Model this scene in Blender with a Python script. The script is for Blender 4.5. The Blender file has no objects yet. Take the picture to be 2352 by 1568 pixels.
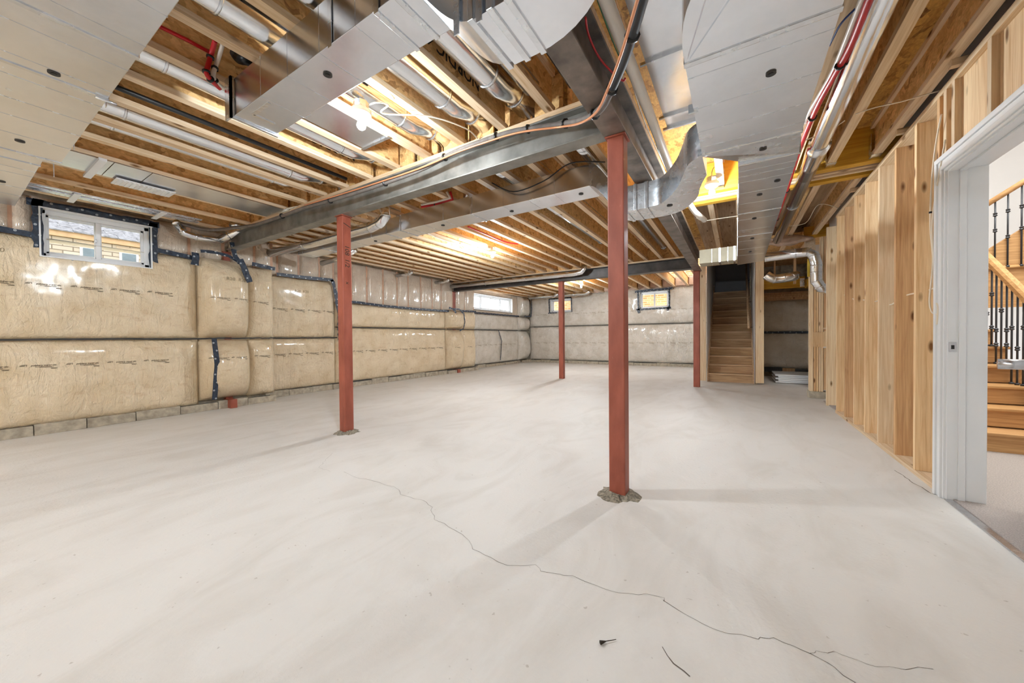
import bpy, bmesh, math, random
from mathutils import Vector, Matrix, noise
random.seed(7)
S = bpy.context.scene
COL = S.collection
PI = math.pi
# ------------------------------------------------------------ camera, world, exposure
H = 1.05
FPX = 829.38
yaw, pitch, roll = (math.radians(a) for a in (31.839, -0.7545, -0.537))
_f = Vector((-math.sin(yaw)*math.cos(pitch), math.cos(yaw)*math.cos(pitch), math.sin(pitch)))
_r = Vector((math.cos(yaw), math.sin(yaw), 0))
_u = _r.cross(_f)
RR = math.cos(roll)*_r + math.sin(roll)*_u
UU = -math.sin(roll)*_r + math.cos(roll)*_u
cam = bpy.data.cameras.new('camera'); co = bpy.data.objects.new('camera', cam); COL.objects.link(co)
M = Matrix((RR, UU, -_f)).transposed().to_4x4(); M.translation = (0, 0, H)
co.matrix_world = M
cam.sensor_width = 36; cam.lens = FPX/2352*36; cam.clip_start = .02; cam.clip_end = 200
S.camera = co
S.view_settings.view_transform = 'Standard'; S.view_settings.look = 'None'
S.view_settings.gamma = 1; S.view_settings.use_curve_mapping = False
S.view_settings.exposure = 1.12
w = bpy.data.worlds.new('sky'); S.world = w; w.use_nodes = True
w.node_tree.nodes['Background'].inputs[0].default_value = (.93, .965, 1, 1)
w.node_tree.nodes['Background'].inputs[1].default_value = 1.25
S.cycles.max_bounces = 10; S.cycles.diffuse_bounces = 6
S.cycles.sample_clamp_indirect = 6

def area(name, loc, rot, sx, sy, power, col=(1, 1, 1)):
    l = bpy.data.lights.new(name, 'AREA'); l.shape = 'RECTANGLE'; l.size = sx; l.size_y = sy
    l.energy = power; l.color = col
    o = bpy.data.objects.new(name, l); COL.objects.link(o); o.location = loc; o.rotation_euler = rot
    return o
# daylight through the three groups of windows, and an added unseen fill light for the finished hall
# skylight falling steeply into the window wells from outside
area('window_daylight', (-8.3, 1.12, 3.75), (0, -PI/4-.12, 0), .9, 1.6, 420, (.93, .96, 1))
area('window_daylight', (-9.0, 10.7, 3.65), (0, -PI/4-.12, 0), .9, 3.2, 600, (.93, .96, 1))
area('window_daylight', (-2.4, 14.7, 3.75), (-PI/4-.12, 0, 0), 1.4, .9, 260, (.93, .96, 1))
area('hall_fill_light', (2.6, 4.6, 4.9), (0, 0, 0), 2, 3, 115, (.97, .98, .95))

# ------------------------------------------------------------ measuring: a pixel of the frame on a real plane
def ray(x, y):
    return RR*((x-1176)/FPX) - UU*((y-784)/FPX) + _f
def PZ(x, y, z):
    d = ray(x, y); t = (z-H)/d.z; return Vector((d.x*t, d.y*t, z))
def PX(x, y, X):
    d = ray(x, y); t = X/d.x; return Vector((X, d.y*t, H+d.z*t))
def PY(x, y, Y):
    d = ray(x, y); t = Y/d.y; return Vector((d.x*t, Y, H+d.z*t))

# ------------------------------------------------------------ materials
def lin(c):
    c /= 255
    return c/12.92 if c <= .04045 else ((c+.055)/1.055)**2.4
def rgb(r, g, b): return (lin(r), lin(g), lin(b), 1)
class NT:
    def __init__(s, name):
        s.m = bpy.data.materials.new(name); s.m.use_nodes = True; s.t = s.m.node_tree
        s.b = s.t.nodes['Principled BSDF']
    def n(s, typ, **kw):
        o = s.t.nodes.new(typ)
        for k, v in kw.items():
            if k in o.inputs.keys(): o.inputs[k].default_value = v
            else: setattr(o, k, v)
        return o
    def l(s, a, b): s.t.links.new(a, b)
    def coord(s, scale=(1, 1, 1), rnd=False, kind='Object'):
        tc = s.n('ShaderNodeTexCoord'); mp = s.n('ShaderNodeMapping'); mp.inputs['Scale'].default_value = scale
        src = tc.outputs[kind]
        if rnd:
            oi = s.n('ShaderNodeObjectInfo'); mu = s.n('ShaderNodeMath', operation='MULTIPLY'); mu.inputs[1].default_value = 37
            s.l(oi.outputs['Random'], mu.inputs[0]); ad = s.n('ShaderNodeVectorMath', operation='ADD')
            s.l(src, ad.inputs[0]); s.l(mu.outputs[0], ad.inputs[1]); src = ad.outputs[0]
        s.l(src, mp.inputs['Vector']); return mp.outputs[0]
    def noise(s, vec, scale, detail=4, rough=.55, dist=0):
        t = s.n('ShaderNodeTexNoise', Scale=scale, Detail=detail, Roughness=rough, Distortion=dist); s.l(vec, t.inputs['Vector']); return t
    def ramp(s, fac, stops):
        r = s.n('ShaderNodeValToRGB'); e = r.color_ramp.elements
        while len(e) < len(stops): e.new(.5)
        for i, (p, c) in enumerate(stops): e[i].position = p; e[i].color = c
        s.l(fac, r.inputs[0]); return r.outputs[0]
    def mix(s, fac, a, b, mode='MIX'):
        x = s.n('ShaderNodeMix', data_type='RGBA', blend_type=mode)
        for i, v in ((0, fac), (6, a), (7, b)):
            if hasattr(v, 'links'): s.l(v, x.inputs[i])
            else: x.inputs[i].default_value = v
        return x.outputs[2]
    def bump(s, h, strength, dist=.01):
        b = s.n('ShaderNodeBump', Strength=strength, Distance=dist); s.l(h, b.inputs['Height']); s.l(b.outputs[0], s.b.inputs['Normal']); return b
    def set(s, **kw):
        for k, v in kw.items():
            i = s.b.inputs[k.replace('_', ' ')]
            if hasattr(v, 'links'): s.l(v, i)
            else: i.default_value = v
        return s.m
def plain(name, c, rough=.6, metal=0, var=.08, scale=6, bump=.0, spec=.5):
    n = NT(name); v = n.coord(rnd=True); t = n.noise(v, scale)
    d = tuple(x*(1-var*2.2) for x in c[:3])+(1,); l = tuple(min(1, x*(1+var)) for x in c[:3])+(1,)
    if bump: n.bump(t.outputs[0], bump)
    return n.set(Base_Color=n.ramp(t.outputs[0], [(.3, d), (.7, l)]), Roughness=rough, Metallic=metal, Specular_IOR_Level=spec)
def wood(name, axis, light, dark, knots=True, rough=.65, contrast=1):
    n = NT(name)
    sc = [16, 16, 16]; sc[axis] = .9
    v = n.coord(tuple(sc), rnd=True)
    t = n.noise(v, 1.6, 5, .6, 1.4)
    c = n.ramp(t.outputs[0], [(.3, dark), (.62, light)])
    sc2 = [90, 90, 90]; sc2[axis] = 2
    t2 = n.noise(n.coord(tuple(sc2), rnd=True), 1, 2)
    c = n.mix(.28*contrast, c, n.ramp(t2.outputs[0], [(.35, (dark[0]*.75, dark[1]*.7, dark[2]*.62, 1)), (.6, light)]), 'MIX')
    oi = n.n('ShaderNodeObjectInfo')
    c = n.mix(1, c, n.ramp(oi.outputs['Random'], [(0, (.80, .76, .72, 1)), (.5, (1, 1, 1, 1)), (1, (.93, .90, .82, 1))]), 'MULTIPLY')
    if knots:
        sk = [9, 9, 9]; sk[axis] = 3.2
        vo = n.n('ShaderNodeTexVoronoi', Scale=1.0); n.l(n.coord(tuple(sk), rnd=True), vo.inputs['Vector'])
        k = n.ramp(vo.outputs['Distance'], [(.07, (1, 1, 1, 1)), (.17, (0, 0, 0, 1))])
        c = n.mix(k, c, (dark[0]*.28, dark[1]*.2, dark[2]*.12, 1))
    n.bump(t2.outputs[0], .15, .004)
    return n.set(Base_Color=c, Roughness=rough, Specular_IOR_Level=.3)
def osb(name, a, b, c3, axis=1):
    n = NT(name)
    v = n.coord((1, 1, 1), rnd=True)
    d = n.noise(v, 5, 3); vm = n.n('ShaderNodeVectorMath', operation='MULTIPLY_ADD'); n.l(d.outputs['Color'], vm.inputs[0]); vm.inputs[1].default_value = (.25, .25, .25); n.l(v, vm.inputs[2])
    mp = n.n('ShaderNodeMapping'); mp.inputs['Scale'].default_value = (28, 13, 28); mp.inputs['Rotation'].default_value = (.3, .2, .5); n.l(vm.outputs[0], mp.inputs['Vector'])
    vo = n.n('ShaderNodeTexVoronoi', Scale=1.0); n.l(mp.outputs[0], vo.inputs['Vector'])
    sep = n.n('ShaderNodeSeparateColor'); n.l(vo.outputs['Color'], sep.inputs[0])
    fine = n.noise(n.coord((70, 30, 70), rnd=True), 1, 3)
    c = n.ramp(sep.outputs[0], [(0, c3), (.12, b), (.6, a), (1, tuple(min(1, x*1.2) for x in a[:3])+(1,))])
    c = n.mix(.35, c, n.ramp(fine.outputs[0], [(.35, c3), (.65, a)]))
    n.bump(sep.outputs[0], .25, .004)
    return n.set(Base_Color=c, Roughness=.62, Specular_IOR_Level=.35)
def metal(name, base, rough, streak=(6, 6, 6), spangle=.12, warm=0):
    n = NT(name); v = n.coord(streak, rnd=True)
    t = n.noise(v, 1.5, 5)
    vo = n.n('ShaderNodeTexVoronoi', Scale=55.0); n.l(n.coord(rnd=True), vo.inputs['Vector'])
    sp = n.n('ShaderNodeSeparateColor'); n.l(vo.outputs['Color'], sp.inputs[0])
    c = n.ramp(t.outputs[0], [(.3, tuple(x*.86 for x in base[:3])+(1,)), (.65, base)])
    c = n.mix(spangle, c, n.ramp(sp.outputs[0], [(0, tuple(x*.6 for x in base[:3])+(1,)), (1, (1, 1, 1, 1))]))
    r = n.n('ShaderNodeMapRange'); n.l(t.outputs[0], r.inputs[0]); r.inputs[3].default_value = rough*.75; r.inputs[4].default_value = rough*1.3
    n.bump(t.outputs[0], .12, .02)
    return n.set(Base_Color=c, Roughness=r.outputs[0], Metallic=1)
LUM_L, LUM_D = rgb(234, 212, 182), rgb(210, 176, 134)
W = {a: wood('spruce_'+'xyz'[a], a, LUM_L, LUM_D) for a in range(3)}
STUD = [wood('stud_warm', 2, rgb(244, 216, 174), rgb(216, 172, 124)), wood('stud_pale', 2, rgb(242, 222, 190), rgb(222, 188, 146)), wood('stud_brown', 2, rgb(224, 186, 142), rgb(188, 142, 100))]
LVL = wood('lvl_yellow', 0, rgb(226, 178, 66), rgb(196, 140, 36), knots=False)
OSB_W = osb('osb_web', rgb(232, 192, 132), rgb(210, 164, 104), rgb(160, 114, 66))
OSB_F = osb('osb_floor', rgb(206, 158, 82), rgb(172, 122, 58), rgb(112, 72, 30))
PLY = wood('plywood', 1, rgb(206, 184, 158), rgb(166, 140, 112), knots=True)
OAK = {a: wood('oak_'+'xyz'[a], a, rgb(212, 168, 116), rgb(174, 128, 82), knots=False) for a in range(3)}
OAKG = {a: wood('weathered_oak_'+'xyz'[a], a, rgb(228, 198, 162), rgb(188, 154, 118), knots=False) for a in (0, 1, 2)}
RISER = wood('riser_oak', 0, rgb(204, 172, 134), rgb(150, 114, 80), knots=False)
GALV = metal('galvanised', (.80, .84, .89, 1), .26)
GALV_F = metal('galvanised_flat', (.84, .88, .94, 1), .24, (2, 2, 2), .05)
SPIR = metal('galvanised_pipe', (.84, .87, .91, 1), .16, (20, 2, 20), .05)
STEEL = plain('mill_steel', rgb(138, 136, 130), .42, .4, .22, 5, .1)
DARKST = plain('dark_steel', rgb(84, 80, 78), .45, .4, .2, 5, .1)
RED = None
n = NT('red_oxide_primer'); t = n.noise(n.coord((6, 6, 2), rnd=True), 2, 5)
c = n.ramp(t.outputs[0], [(.3, rgb(134, 66, 48)), (.7, rgb(164, 88, 68))])
t2 = n.noise(n.coord((14, 14, 5), rnd=True), 3, 6, .7)
c = n.mix(n.ramp(t2.outputs[0], [(.68, (0, 0, 0, 1)), (.74, (.7, .7, .7, 1))]), c, rgb(196, 140, 120))
RED = n.set(Base_Color=c, Roughness=.5)
# concrete floor
n = NT('concrete_floor'); v = n.coord()
a = n.noise(v, .5, 5, .55, .6); b = n.noise(n.coord((1.2, .5, 1)), 2.2, 6, .6, 1.2); g = n.noise(v, 60, 3)
c = n.ramp(a.outputs[0], [(.32, rgb(197, 193, 187)), (.5, rgb(212, 209, 204)), (.7, rgb(220, 218, 214))])
c = n.mix(.45, c, n.ramp(b.outputs[0], [(.34, rgb(194, 188, 180)), (.55, rgb(214, 211, 207))]))
sp = n.noise(v, 38, 2, .5)
c = n.mix(n.ramp(sp.outputs[0], [(.72, (0, 0, 0, 1)), (.78, (.55, .55, .55, 1))]), c, rgb(158, 148, 138))
bm_ = n.mix(.5, b.outputs[0], g.outputs[0]); n.bump(bm_, .35, .012)
FLOOR = n.set(Base_Color=c, Roughness=.55, Specular_IOR_Level=.35)
CONC = plain('footing_concrete', rgb(176, 166, 148), .85, 0, .16, 14, .5)
# film over glass wool
def film(name, a, b, c3, stripes=None, coat=.65, stripe_axis=1, bstr=.95):
    n = NT(name); v = n.coord()
    t = n.noise(v, 3.2, 6, .62, .4); s2 = n.noise(n.coord((.7, .7, 1.6)), 9, 5, .65)
    c = n.ramp(t.outputs[0], [(.28, b), (.6, a), (.8, tuple(min(1, x*1.06) for x in a[:3])+(1,))])
    c = n.mix(n.ramp(s2.outputs[0], [(.56, (0, 0, 0, 1)), (.78, (.55, .55, .55, 1))]), c, c3)
    if stripes:
        per, off, wd, col = stripes
        tc = n.n('ShaderNodeTexCoord'); sx = n.n('ShaderNodeSeparateXYZ'); n.l(tc.outputs['Object'], sx.inputs[0])
        wob = n.noise(n.coord((2, 2, 6)), 3, 2); ma = n.n('ShaderNodeMath', operation='MULTIPLY_ADD'); n.l(wob.outputs[0], ma.inputs[0]); ma.inputs[1].default_value = .06; n.l(sx.outputs[stripe_axis], ma.inputs[2])
        pp = n.n('ShaderNodeMath', operation='PINGPONG'); ad = n.n('ShaderNodeMath', operation='ADD'); n.l(ma.outputs[0], ad.inputs[0]); ad.inputs[1].default_value = off
        n.l(ad.outputs[0], pp.inputs[0]); pp.inputs[1].default_value = per/2
        k = n.ramp(pp.outputs[0], [(wd, (.8, .8, .8, 1)), (wd*1.8, (0, 0, 0, 1))])
        c = n.mix(k, c, col)
    r1 = n.noise(n.coord((5, 5, 1.1)), 3, 5, .6, 1.2); r2 = n.noise(v, 7, 4, .6, 2.5)
    h = n.mix(.45, r1.outputs[0], r2.outputs[0])
    n.bump(h, bstr, .05)
    return n.set(Base_Color=c, Roughness=.42, Coat_Weight=coat, Coat_Roughness=.13, Specular_IOR_Level=.5)
FILM = film('poly_film_over_batts', rgb(228, 210, 180), rgb(212, 190, 154), rgb(182, 140, 96))
FILM_U = film('poly_film_upper', rgb(214, 200, 182), rgb(196, 176, 156), rgb(188, 150, 126), None, .9, bstr=1.0)
FILM_DAYLIT = film('poly_film_daylit', rgb(222, 216, 206), rgb(200, 192, 178), rgb(180, 150, 120), bstr=1.1)  # same film, the whitening by window daylight put into its colour
FILM_LIT = film('poly_film_lit', rgb(236, 224, 206), rgb(220, 204, 180), rgb(200, 176, 146))  # closet copy of the film, colour lightened in place of missing light
PINK = plain('rim_insulation', rgb(206, 178, 158), .6, 0, .15, 8, .4)
# sheathing tape with rows of round white marks
n = NT('sheathing_tape'); tc = n.n('ShaderNodeTexCoord'); mp = n.n('ShaderNodeMapping'); n.l(tc.outputs['UV'], mp.inputs[0]); mp.inputs['Scale'].default_value = (1, 1, 1)
sx = n.n('ShaderNodeSeparateXYZ'); n.l(mp.outputs[0], sx.inputs[0])
def mnode(op, a, b=None, c=None):
    q = n.n('ShaderNodeMath', operation=op)
    for i, v_ in enumerate((a, b, c)):
        if v_ is None: continue
        if hasattr(v_, 'links'): n.l(v_, q.inputs[i])
        else: q.inputs[i].default_value = v_
    return q.outputs[0]
u_ = mnode('DIVIDE', sx.outputs[0], .115); fl = mnode('FLOOR', u_); fu = mnode('SUBTRACT', u_, fl)
odd = mnode('MODULO', fl, 2.0); cv = mnode('MULTIPLY_ADD', odd, .028, -.014)
du = mnode('MULTIPLY', mnode('SUBTRACT', fu, .5), .115); dv = mnode('SUBTRACT', sx.outputs[1], cv)
dd = mnode('SQRT', mnode('ADD', mnode('MULTIPLY', du, du), mnode('MULTIPLY', dv, dv)))
k1 = mnode('LESS_THAN', dd, .0115); k2 = mnode('LESS_THAN', mnode('ABSOLUTE', mnode('SUBTRACT', dd, .006)), .0016)
kk = mnode('SUBTRACT', k1, k2)
wr = n.noise(n.coord((1, 1, 1)), 26, 4)
base = n.ramp(wr.outputs[0], [(.35, rgb(24, 32, 46)), (.7, rgb(44, 58, 78))])
n.bump(wr.outputs[0], .8, .01)
TAPE = n.set(Base_Color=n.mix(kk, base, rgb(196, 202, 206)), Roughness=.35)
BLUETAPE = plain('blue_tape', rgb(34, 66, 110), .4, 0, .1, 9)
BLACK = plain('black_plastic', rgb(26, 26, 27), .4, 0, .05)
STRAPB = plain('black_strapping', rgb(52, 50, 48), .6, 0, .1)
WHITE = plain('white_paint', rgb(228, 230, 232), .35, 0, .01)
PVC = plain('white_pvc', rgb(226, 218, 206), .35, 0, .03)
REDP = plain('red_pex', rgb(190, 26, 34), .4, 0, .04)
BLUEW = plain('blue_wire', rgb(28, 66, 130), .4, 0, .04)
GREENW = plain('green_wire', rgb(60, 120, 80), .4, 0, .04)
CABLE = plain('white_cable', rgb(232, 220, 200), .45, 0, .03)
COPPER = plain('copper_line', rgb(214, 146, 104), .35, .3, .05)
FOAMG = plain('grey_pipe_foam', rgb(112, 104, 98), .75, 0, .12, 20, .3)
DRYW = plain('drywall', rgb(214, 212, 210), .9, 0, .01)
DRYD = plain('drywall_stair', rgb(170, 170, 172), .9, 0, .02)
CARPET = plain('carpet', rgb(186, 176, 170), 1, 0, .14, 160, 1)
IRON = plain('iron_black', rgb(66, 68, 72), .4, .5, .05)
FPRINT = plain('film_print_ink', rgb(92, 78, 60), .9, 0, .02)
INK = plain('ink', rgb(52, 44, 36), .9, 0, .02)
INKF = plain('faded_ink', rgb(150, 132, 104), .9, 0, .02)
CRACK = plain('crack_dark', rgb(112, 102, 94), 1, 0, .1)
NICKEL = metal('satin_nickel', (.6, .6, .62, 1), .25)
FOIL = metal('foil_tape', (.85, .85, .84, 1), .2, (30, 30, 30), .02)
SEAL = plain('duct_sealant', rgb(206, 202, 196), .5, 0, .05)
GASK = plain('rubber_plug', rgb(60, 58, 56), .6, 0, .05)
CERAM = plain('porcelain', rgb(232, 224, 208), .25, 0, .01)
BRICK = None
def brickmat(name, a, b, m, axis):
    n = NT(name); tc = n.n('ShaderNodeTexCoord'); sp = n.n('ShaderNodeSeparateXYZ'); cb_ = n.n('ShaderNodeCombineXYZ')
    n.l(tc.outputs['Object'], sp.inputs[0]); n.l(sp.outputs[1 if axis == 0 else 0], cb_.inputs[0]); n.l(sp.outputs[2], cb_.inputs[1])
    br = n.n('ShaderNodeTexBrick', Color1=a, Color2=b, Mortar=m, Scale=1.0)
    br.inputs['Brick Width'].default_value = .26; br.inputs['Row Height'].default_value = .085; br.inputs['Mortar Size'].default_value = .009
    n.l(cb_.outputs[0], br.inputs['Vector'])
    return n.set(Base_Color=br.outputs['Color'], Roughness=.9)
SHING = plain('roof_shingles', rgb(150, 150, 154), .9, 0, .25, 14)
n = NT('window_glass'); 
GLASS = n.set(Base_Color=(1, 1, 1, 1), Roughness=0, Transmission_Weight=1, IOR=1.02)
n = NT('lamp_glow'); GLOW = n.set(Base_Color=(1, 1, 1, 1), Emission_Color=(1, .86, .62, 1), Emission_Strength=25)
DGLASS = plain('dark_house_glass', rgb(120, 136, 146), .15, 0, .1)
GRASS = plain('ground_outside', rgb(120, 125, 96), .9, 0, .2, 8)

# ------------------------------------------------------------ builders
def put(name, bm, mat, parent=None, smooth=False, loc=None):
    me = bpy.data.meshes.new(name); bm.to_mesh(me); bm.free()
    return putm(name, me, mat, parent, smooth, loc)
def putm(name, me, mat, parent=None, smooth=False, loc=None):
    if mat is not None and len(me.materials) == 0:
        me.materials.append(mat)
    if smooth:
        for p in me.polygons: p.use_smooth = True
    o = bpy.data.objects.new(name, me); COL.objects.link(o)
    if loc is not None: o.location = loc
    if parent is not None:
        o.parent = parent; o.matrix_parent_inverse = Matrix.Translation(-wloc(parent))
    return o
def wloc(o):
    return o['_w'] and Vector(o['_w']) if '_w' in o else Vector(o.location)
def empty(name, loc, label=None, cat=None, group=None, kind=None, parent=None):
    o = bpy.data.objects.new(name, None); COL.objects.link(o); o.location = loc; o.empty_display_size = .1
    if parent is not None:
        o.parent = parent; o.matrix_parent_inverse = Matrix.Translation(-wloc(parent))
    tag(o, label, cat, group, kind); return o
def tag(o, label=None, cat=None, group=None, kind=None):
    if label: o['label'] = label
    if cat: o['category'] = cat
    if group: o['group'] = group
    if kind: o['kind'] = kind
    return o
def add_box(bm, x0, x1, y0, y1, z0, z1):
    v = [bm.verts.new((x, y, z)) for z in (z0, z1) for y in (y0, y1) for x in (x0, x1)]
    for f in ((0, 2, 3, 1), (4, 5, 7, 6), (0, 1, 5, 4), (2, 6, 7, 3), (0, 4, 6, 2), (1, 3, 7, 5)): bm.faces.new([v[i] for i in f])
def box(name, x0, x1, y0, y1, z0, z1, mat, parent=None, bev=0):
    cx, cy, cz = (x0+x1)/2, (y0+y1)/2, z0
    bm = bmesh.new(); add_box(bm, x0-cx, x1-cx, y0-cy, y1-cy, z0-cz, z1-cz)
    if bev: bmesh.ops.bevel(bm, geom=bm.edges[:], offset=bev, segments=2, affect='EDGES', profile=.6)
    return put(name, bm, mat, parent, False, (cx, cy, cz))
def boxes(name, lst, mat, parent=None, loc=(0, 0, 0)):
    bm = bmesh.new(); L = Vector(loc)
    for (x0, x1, y0, y1, z0, z1) in lst: add_box(bm, x0-L.x, x1-L.x, y0-L.y, y1-L.y, z0-L.z, z1-L.z)
    return put(name, bm, mat, parent, False, loc)
def prism(name, pts, z0, z1, mat, parent=None, smooth=False):
    c = Vector((sum(p[0] for p in pts)/len(pts), sum(p[1] for p in pts)/len(pts), z0))
    bm = bmesh.new(); a = [bm.verts.new((p[0]-c.x, p[1]-c.y, 0)) for p in pts]; b = [bm.verts.new((p[0]-c.x, p[1]-c.y, z1-z0)) for p in pts]
    bm.faces.new(a[::-1]); bm.faces.new(b)
    for i in range(len(pts)):
        j = (i+1) % len(pts); bm.faces.new((a[i], a[j], b[j], b[i]))
    bmesh.ops.recalc_face_normals(bm, faces=bm.faces)
    return put(name, bm, mat, parent, smooth, c)
def catmull(pts, k=6):
    pts = [Vector(p) for p in pts]
    if len(pts) < 3: return pts
    out = []
    for i in range(len(pts)-1):
        p0 = pts[max(i-1, 0)]; p1 = pts[i]; p2 = pts[i+1]; p3 = pts[min(i+2, len(pts)-1)]
        for j in range(k):
            t = j/k
            out.append(.5*((2*p1)+(-p0+p2)*t+(2*p0-5*p1+4*p2-p3)*t*t+(-p0+3*p1-3*p2+p3)*t**3))
    out.append(pts[-1]); return out
def tube(name, pts, r, mat, parent=None, sides=10, smooth=True, curve=False, rfun=None, caps=True):
    pts = catmull(pts) if curve else [Vector(p) for p in pts]
    c = pts[0].copy(); bm = bmesh.new(); rings = []
    up = Vector((0, 0, 1))
    prev = None
    for i, p in enumerate(pts):
        d = (pts[min(i+1, len(pts)-1)]-pts[max(i-1, 0)]).normalized()
        if prev is None:
            a = d.orthogonal().normalized()
        else:
            a = (prev-d*prev.dot(d)).normalized()
        prev = a; b = d.cross(a)
        rr = r if rfun is None else rfun(i/(len(pts)-1))
        rings.append([bm.verts.new(p-c+(a*math.cos(2*PI*k/sides)+b*math.sin(2*PI*k/sides))*rr) for k in range(sides)])
    for i in range(len(rings)-1):
        for k in range(sides):
            bm.faces.new((rings[i][k], rings[i][(k+1) % sides], rings[i+1][(k+1) % sides], rings[i+1][k]))
    if caps:
        bm.faces.new(rings[0][::-1]); bm.faces.new(rings[-1])
    return put(name, bm, mat, parent, smooth, c)
def sheet_strip(name, pts, nrm, width, mat, parent, ragged=.0, thick=.002, wav=0):
    """flat tape along a path of points lying on a surface of normal nrm, with UVs in metres"""
    pts = [Vector(p) for p in pts]; nrm = Vector(nrm).normalized(); c = pts[0].copy()
    dense = []
    for i in range(len(pts)-1):
        k = max(1, int((pts[i+1]-pts[i]).length/.05))
        for j in range(k): dense.append(pts[i].lerp(pts[i+1], j/k))
    dense.append(pts[-1]); bm = bmesh.new(); uv = bm.loops.layers.uv.new(); rows = []; L = 0
    for i, p in enumerate(dense):
        d = (dense[min(i+1, len(dense)-1)]-dense[max(i-1, 0)]).normalized(); s = nrm.cross(d).normalized()
        if i: L += (dense[i]-dense[i-1]).length
        wL = width/2*(1+random.uniform(-ragged, ragged)); wR = width/2*(1+random.uniform(-ragged, ragged))
        q = p-c+nrm*(thick+wav*math.sin(L*40))
        rows.append(((bm.verts.new(q+s*wL), wL), (bm.verts.new(q-s*wR), -wR), L, (bm.verts.new(q+s*wL-nrm*thick*2), wL), (bm.verts.new(q-s*wR-nrm*thick*2), -wR)))
    def fc(vs, uvs):
        f = bm.faces.new(vs)
        for lp, u in zip(f.loops, uvs): lp[uv].uv = u
    for a, b in zip(rows, rows[1:]):
        fc((a[0][0], a[1][0], b[1][0], b[0][0]), ((a[2], a[0][1]), (a[2], a[1][1]), (b[2], b[1][1]), (b[2], b[0][1])))
        fc((a[0][0], b[0][0], b[3][0], a[3][0]), ((0, .5),)*4); fc((a[1][0], a[4][0], b[4][0], b[1][0]), ((0, .5),)*4)
    bmesh.ops.recalc_face_normals(bm, faces=bm.faces)
    return put(name, bm, mat, parent, False, c)
_fc = {}
def text_mesh(txt, size, shear=0, bold=0):
    k = (txt, size, shear, bold)
    if k not in _fc:
        cu = bpy.data.curves.new('t', 'FONT'); cu.body = txt; cu.size = size; cu.shear = shear; cu.resolution_u = 2; cu.offset = bold
        cu.align_x = 'CENTER'; cu.align_y = 'CENTER'
        o = bpy.data.objects.new('t', cu); COL.objects.link(o)
        dg = bpy.context.evaluated_depsgraph_get(); me = bpy.data.meshes.new_from_object(o.evaluated_get(dg))
        _fc[k] = ([v.co.copy() for v in me.vertices], [tuple(p.vertices) for p in me.polygons])
        bpy.data.objects.remove(o); bpy.data.meshes.remove(me)
    return _fc[k]
def lettering(name, txt, size, fn, mat, parent, shear=0, bold=0, extra=()):
    """fn(x,y) -> world point on the lettered surface"""
    vs, fs = text_mesh(txt, size, shear, bold)
    P = [fn(v.x, v.y) for v in vs]; F = list(fs)
    for (x0, x1, y0, y1) in extra:
        b = len(P); P += [fn(x0, y0), fn(x1, y0), fn(x1, y1), fn(x0, y1)]; F.append((b, b+1, b+2, b+3))
    c = P[0].copy(); me = bpy.data.meshes.new(name); me.from_pydata([tuple(p-c) for p in P], [], F); me.update()
    return putm(name, me, mat, parent, False, c)

# ------------------------------------------------------------ floor
fl = box('floor', -7.6, 1.2, -2.2, 13.4, -.12, 0, FLOOR); tag(fl, kind='structure')
box('floor_slab_behind', -7.6, 1.2, -4.2, -2.2, -.12, 0, FLOOR, fl)
def floor_crack(pts, wdt, name='crack'):
    P = [PZ(x, y, 0) for x, y in pts]; out = []
    for i in range(len(P)-1):
        k = max(2, int((P[i+1]-P[i]).length/.035))
        for j in range(k):
            q = P[i].lerp(P[i+1], j/k); out.append(q+Vector((random.uniform(-.008, .008), random.uniform(-.008, .008), 0)))
    out.append(P[-1]); bm = bmesh.new(); c = out[0]; prev = None
    for i, q in enumerate(out):
        d = (out[min(i+1, len(out)-1)]-out[max(i-1, 0)]); s = Vector((-d.y, d.x, 0)).normalized()*wdt*(.5+random.random()*.6)
        a, b = bm.verts.new(q-c+s+Vector((0, 0, .0008))), bm.verts.new(q-c-s+Vector((0, 0, .0008)))
        if prev: bm.faces.new((prev[0], prev[1], b, a))
        prev = (a, b)
    return put(name, bm, CRACK, fl, False, c)
g = lambda x, y: (700+x/2.76, 1000+y/2.76)
floor_crack([g(180, 110), g(90, 200), g(160, 228)], .0007)
floor_crack([g(248, 228), g(290, 255), g(440, 290), g(560, 325), g(600, 340), g(615, 372), g(770, 420), g(800, 455), g(830, 530), g(960, 610), g(1050, 665), g(1075, 720), g(1190, 770), g(1275, 822), g(1465, 825), g(1500, 855), g(1620, 885), g(1690, 885), g(1830, 950), g(1990, 993), g(2170, 1010), g(2270, 1030), g(2275, 1050)], .0010)
g2 = lambda x, y: (1400+x/2.76, 1000+y/2.76)
floor_crack([g2(340, 1045), g2(460, 1125), g2(600, 1195), g2(740, 1245), g2(940, 1287), g2(970, 1272), g2(1050, 1290), g2(1160, 1340), g2(1275, 1383), g2(1390, 1445), g2(1430, 1490), g2(1560, 1566)], .0011)
floor_crack([g2(1275, 1383), g2(1320, 1365), g2(1420, 1365), g2(1560, 1420), g2(1620, 1455), g2(1800, 1478), g2(2050, 1480)], .0007)
floor_crack([g2(1815, 222), g2(1930, 300), g2(2040, 365), g2(2155, 405)], .003)
floor_crack([g2(330, 1335), g2(420, 1440), g2(510, 1528)], .0022)
# scrap twig-like nail bits on the slab
for nm, a, b, rr in (('cable_clip', (1379, 1475), (1415, 1468), .004),):
    o = tube('wire_scrap', [PZ(*a, .008), PZ(1392, 1472, .006), PZ(*b, .004)], .0035, INK, None, 6, rfun=lambda t: .006*(1-t)**4+.0012)
    tag(o, 'thin dark wire scrap lying on the bare concrete floor near the camera', 'scrap')

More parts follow.
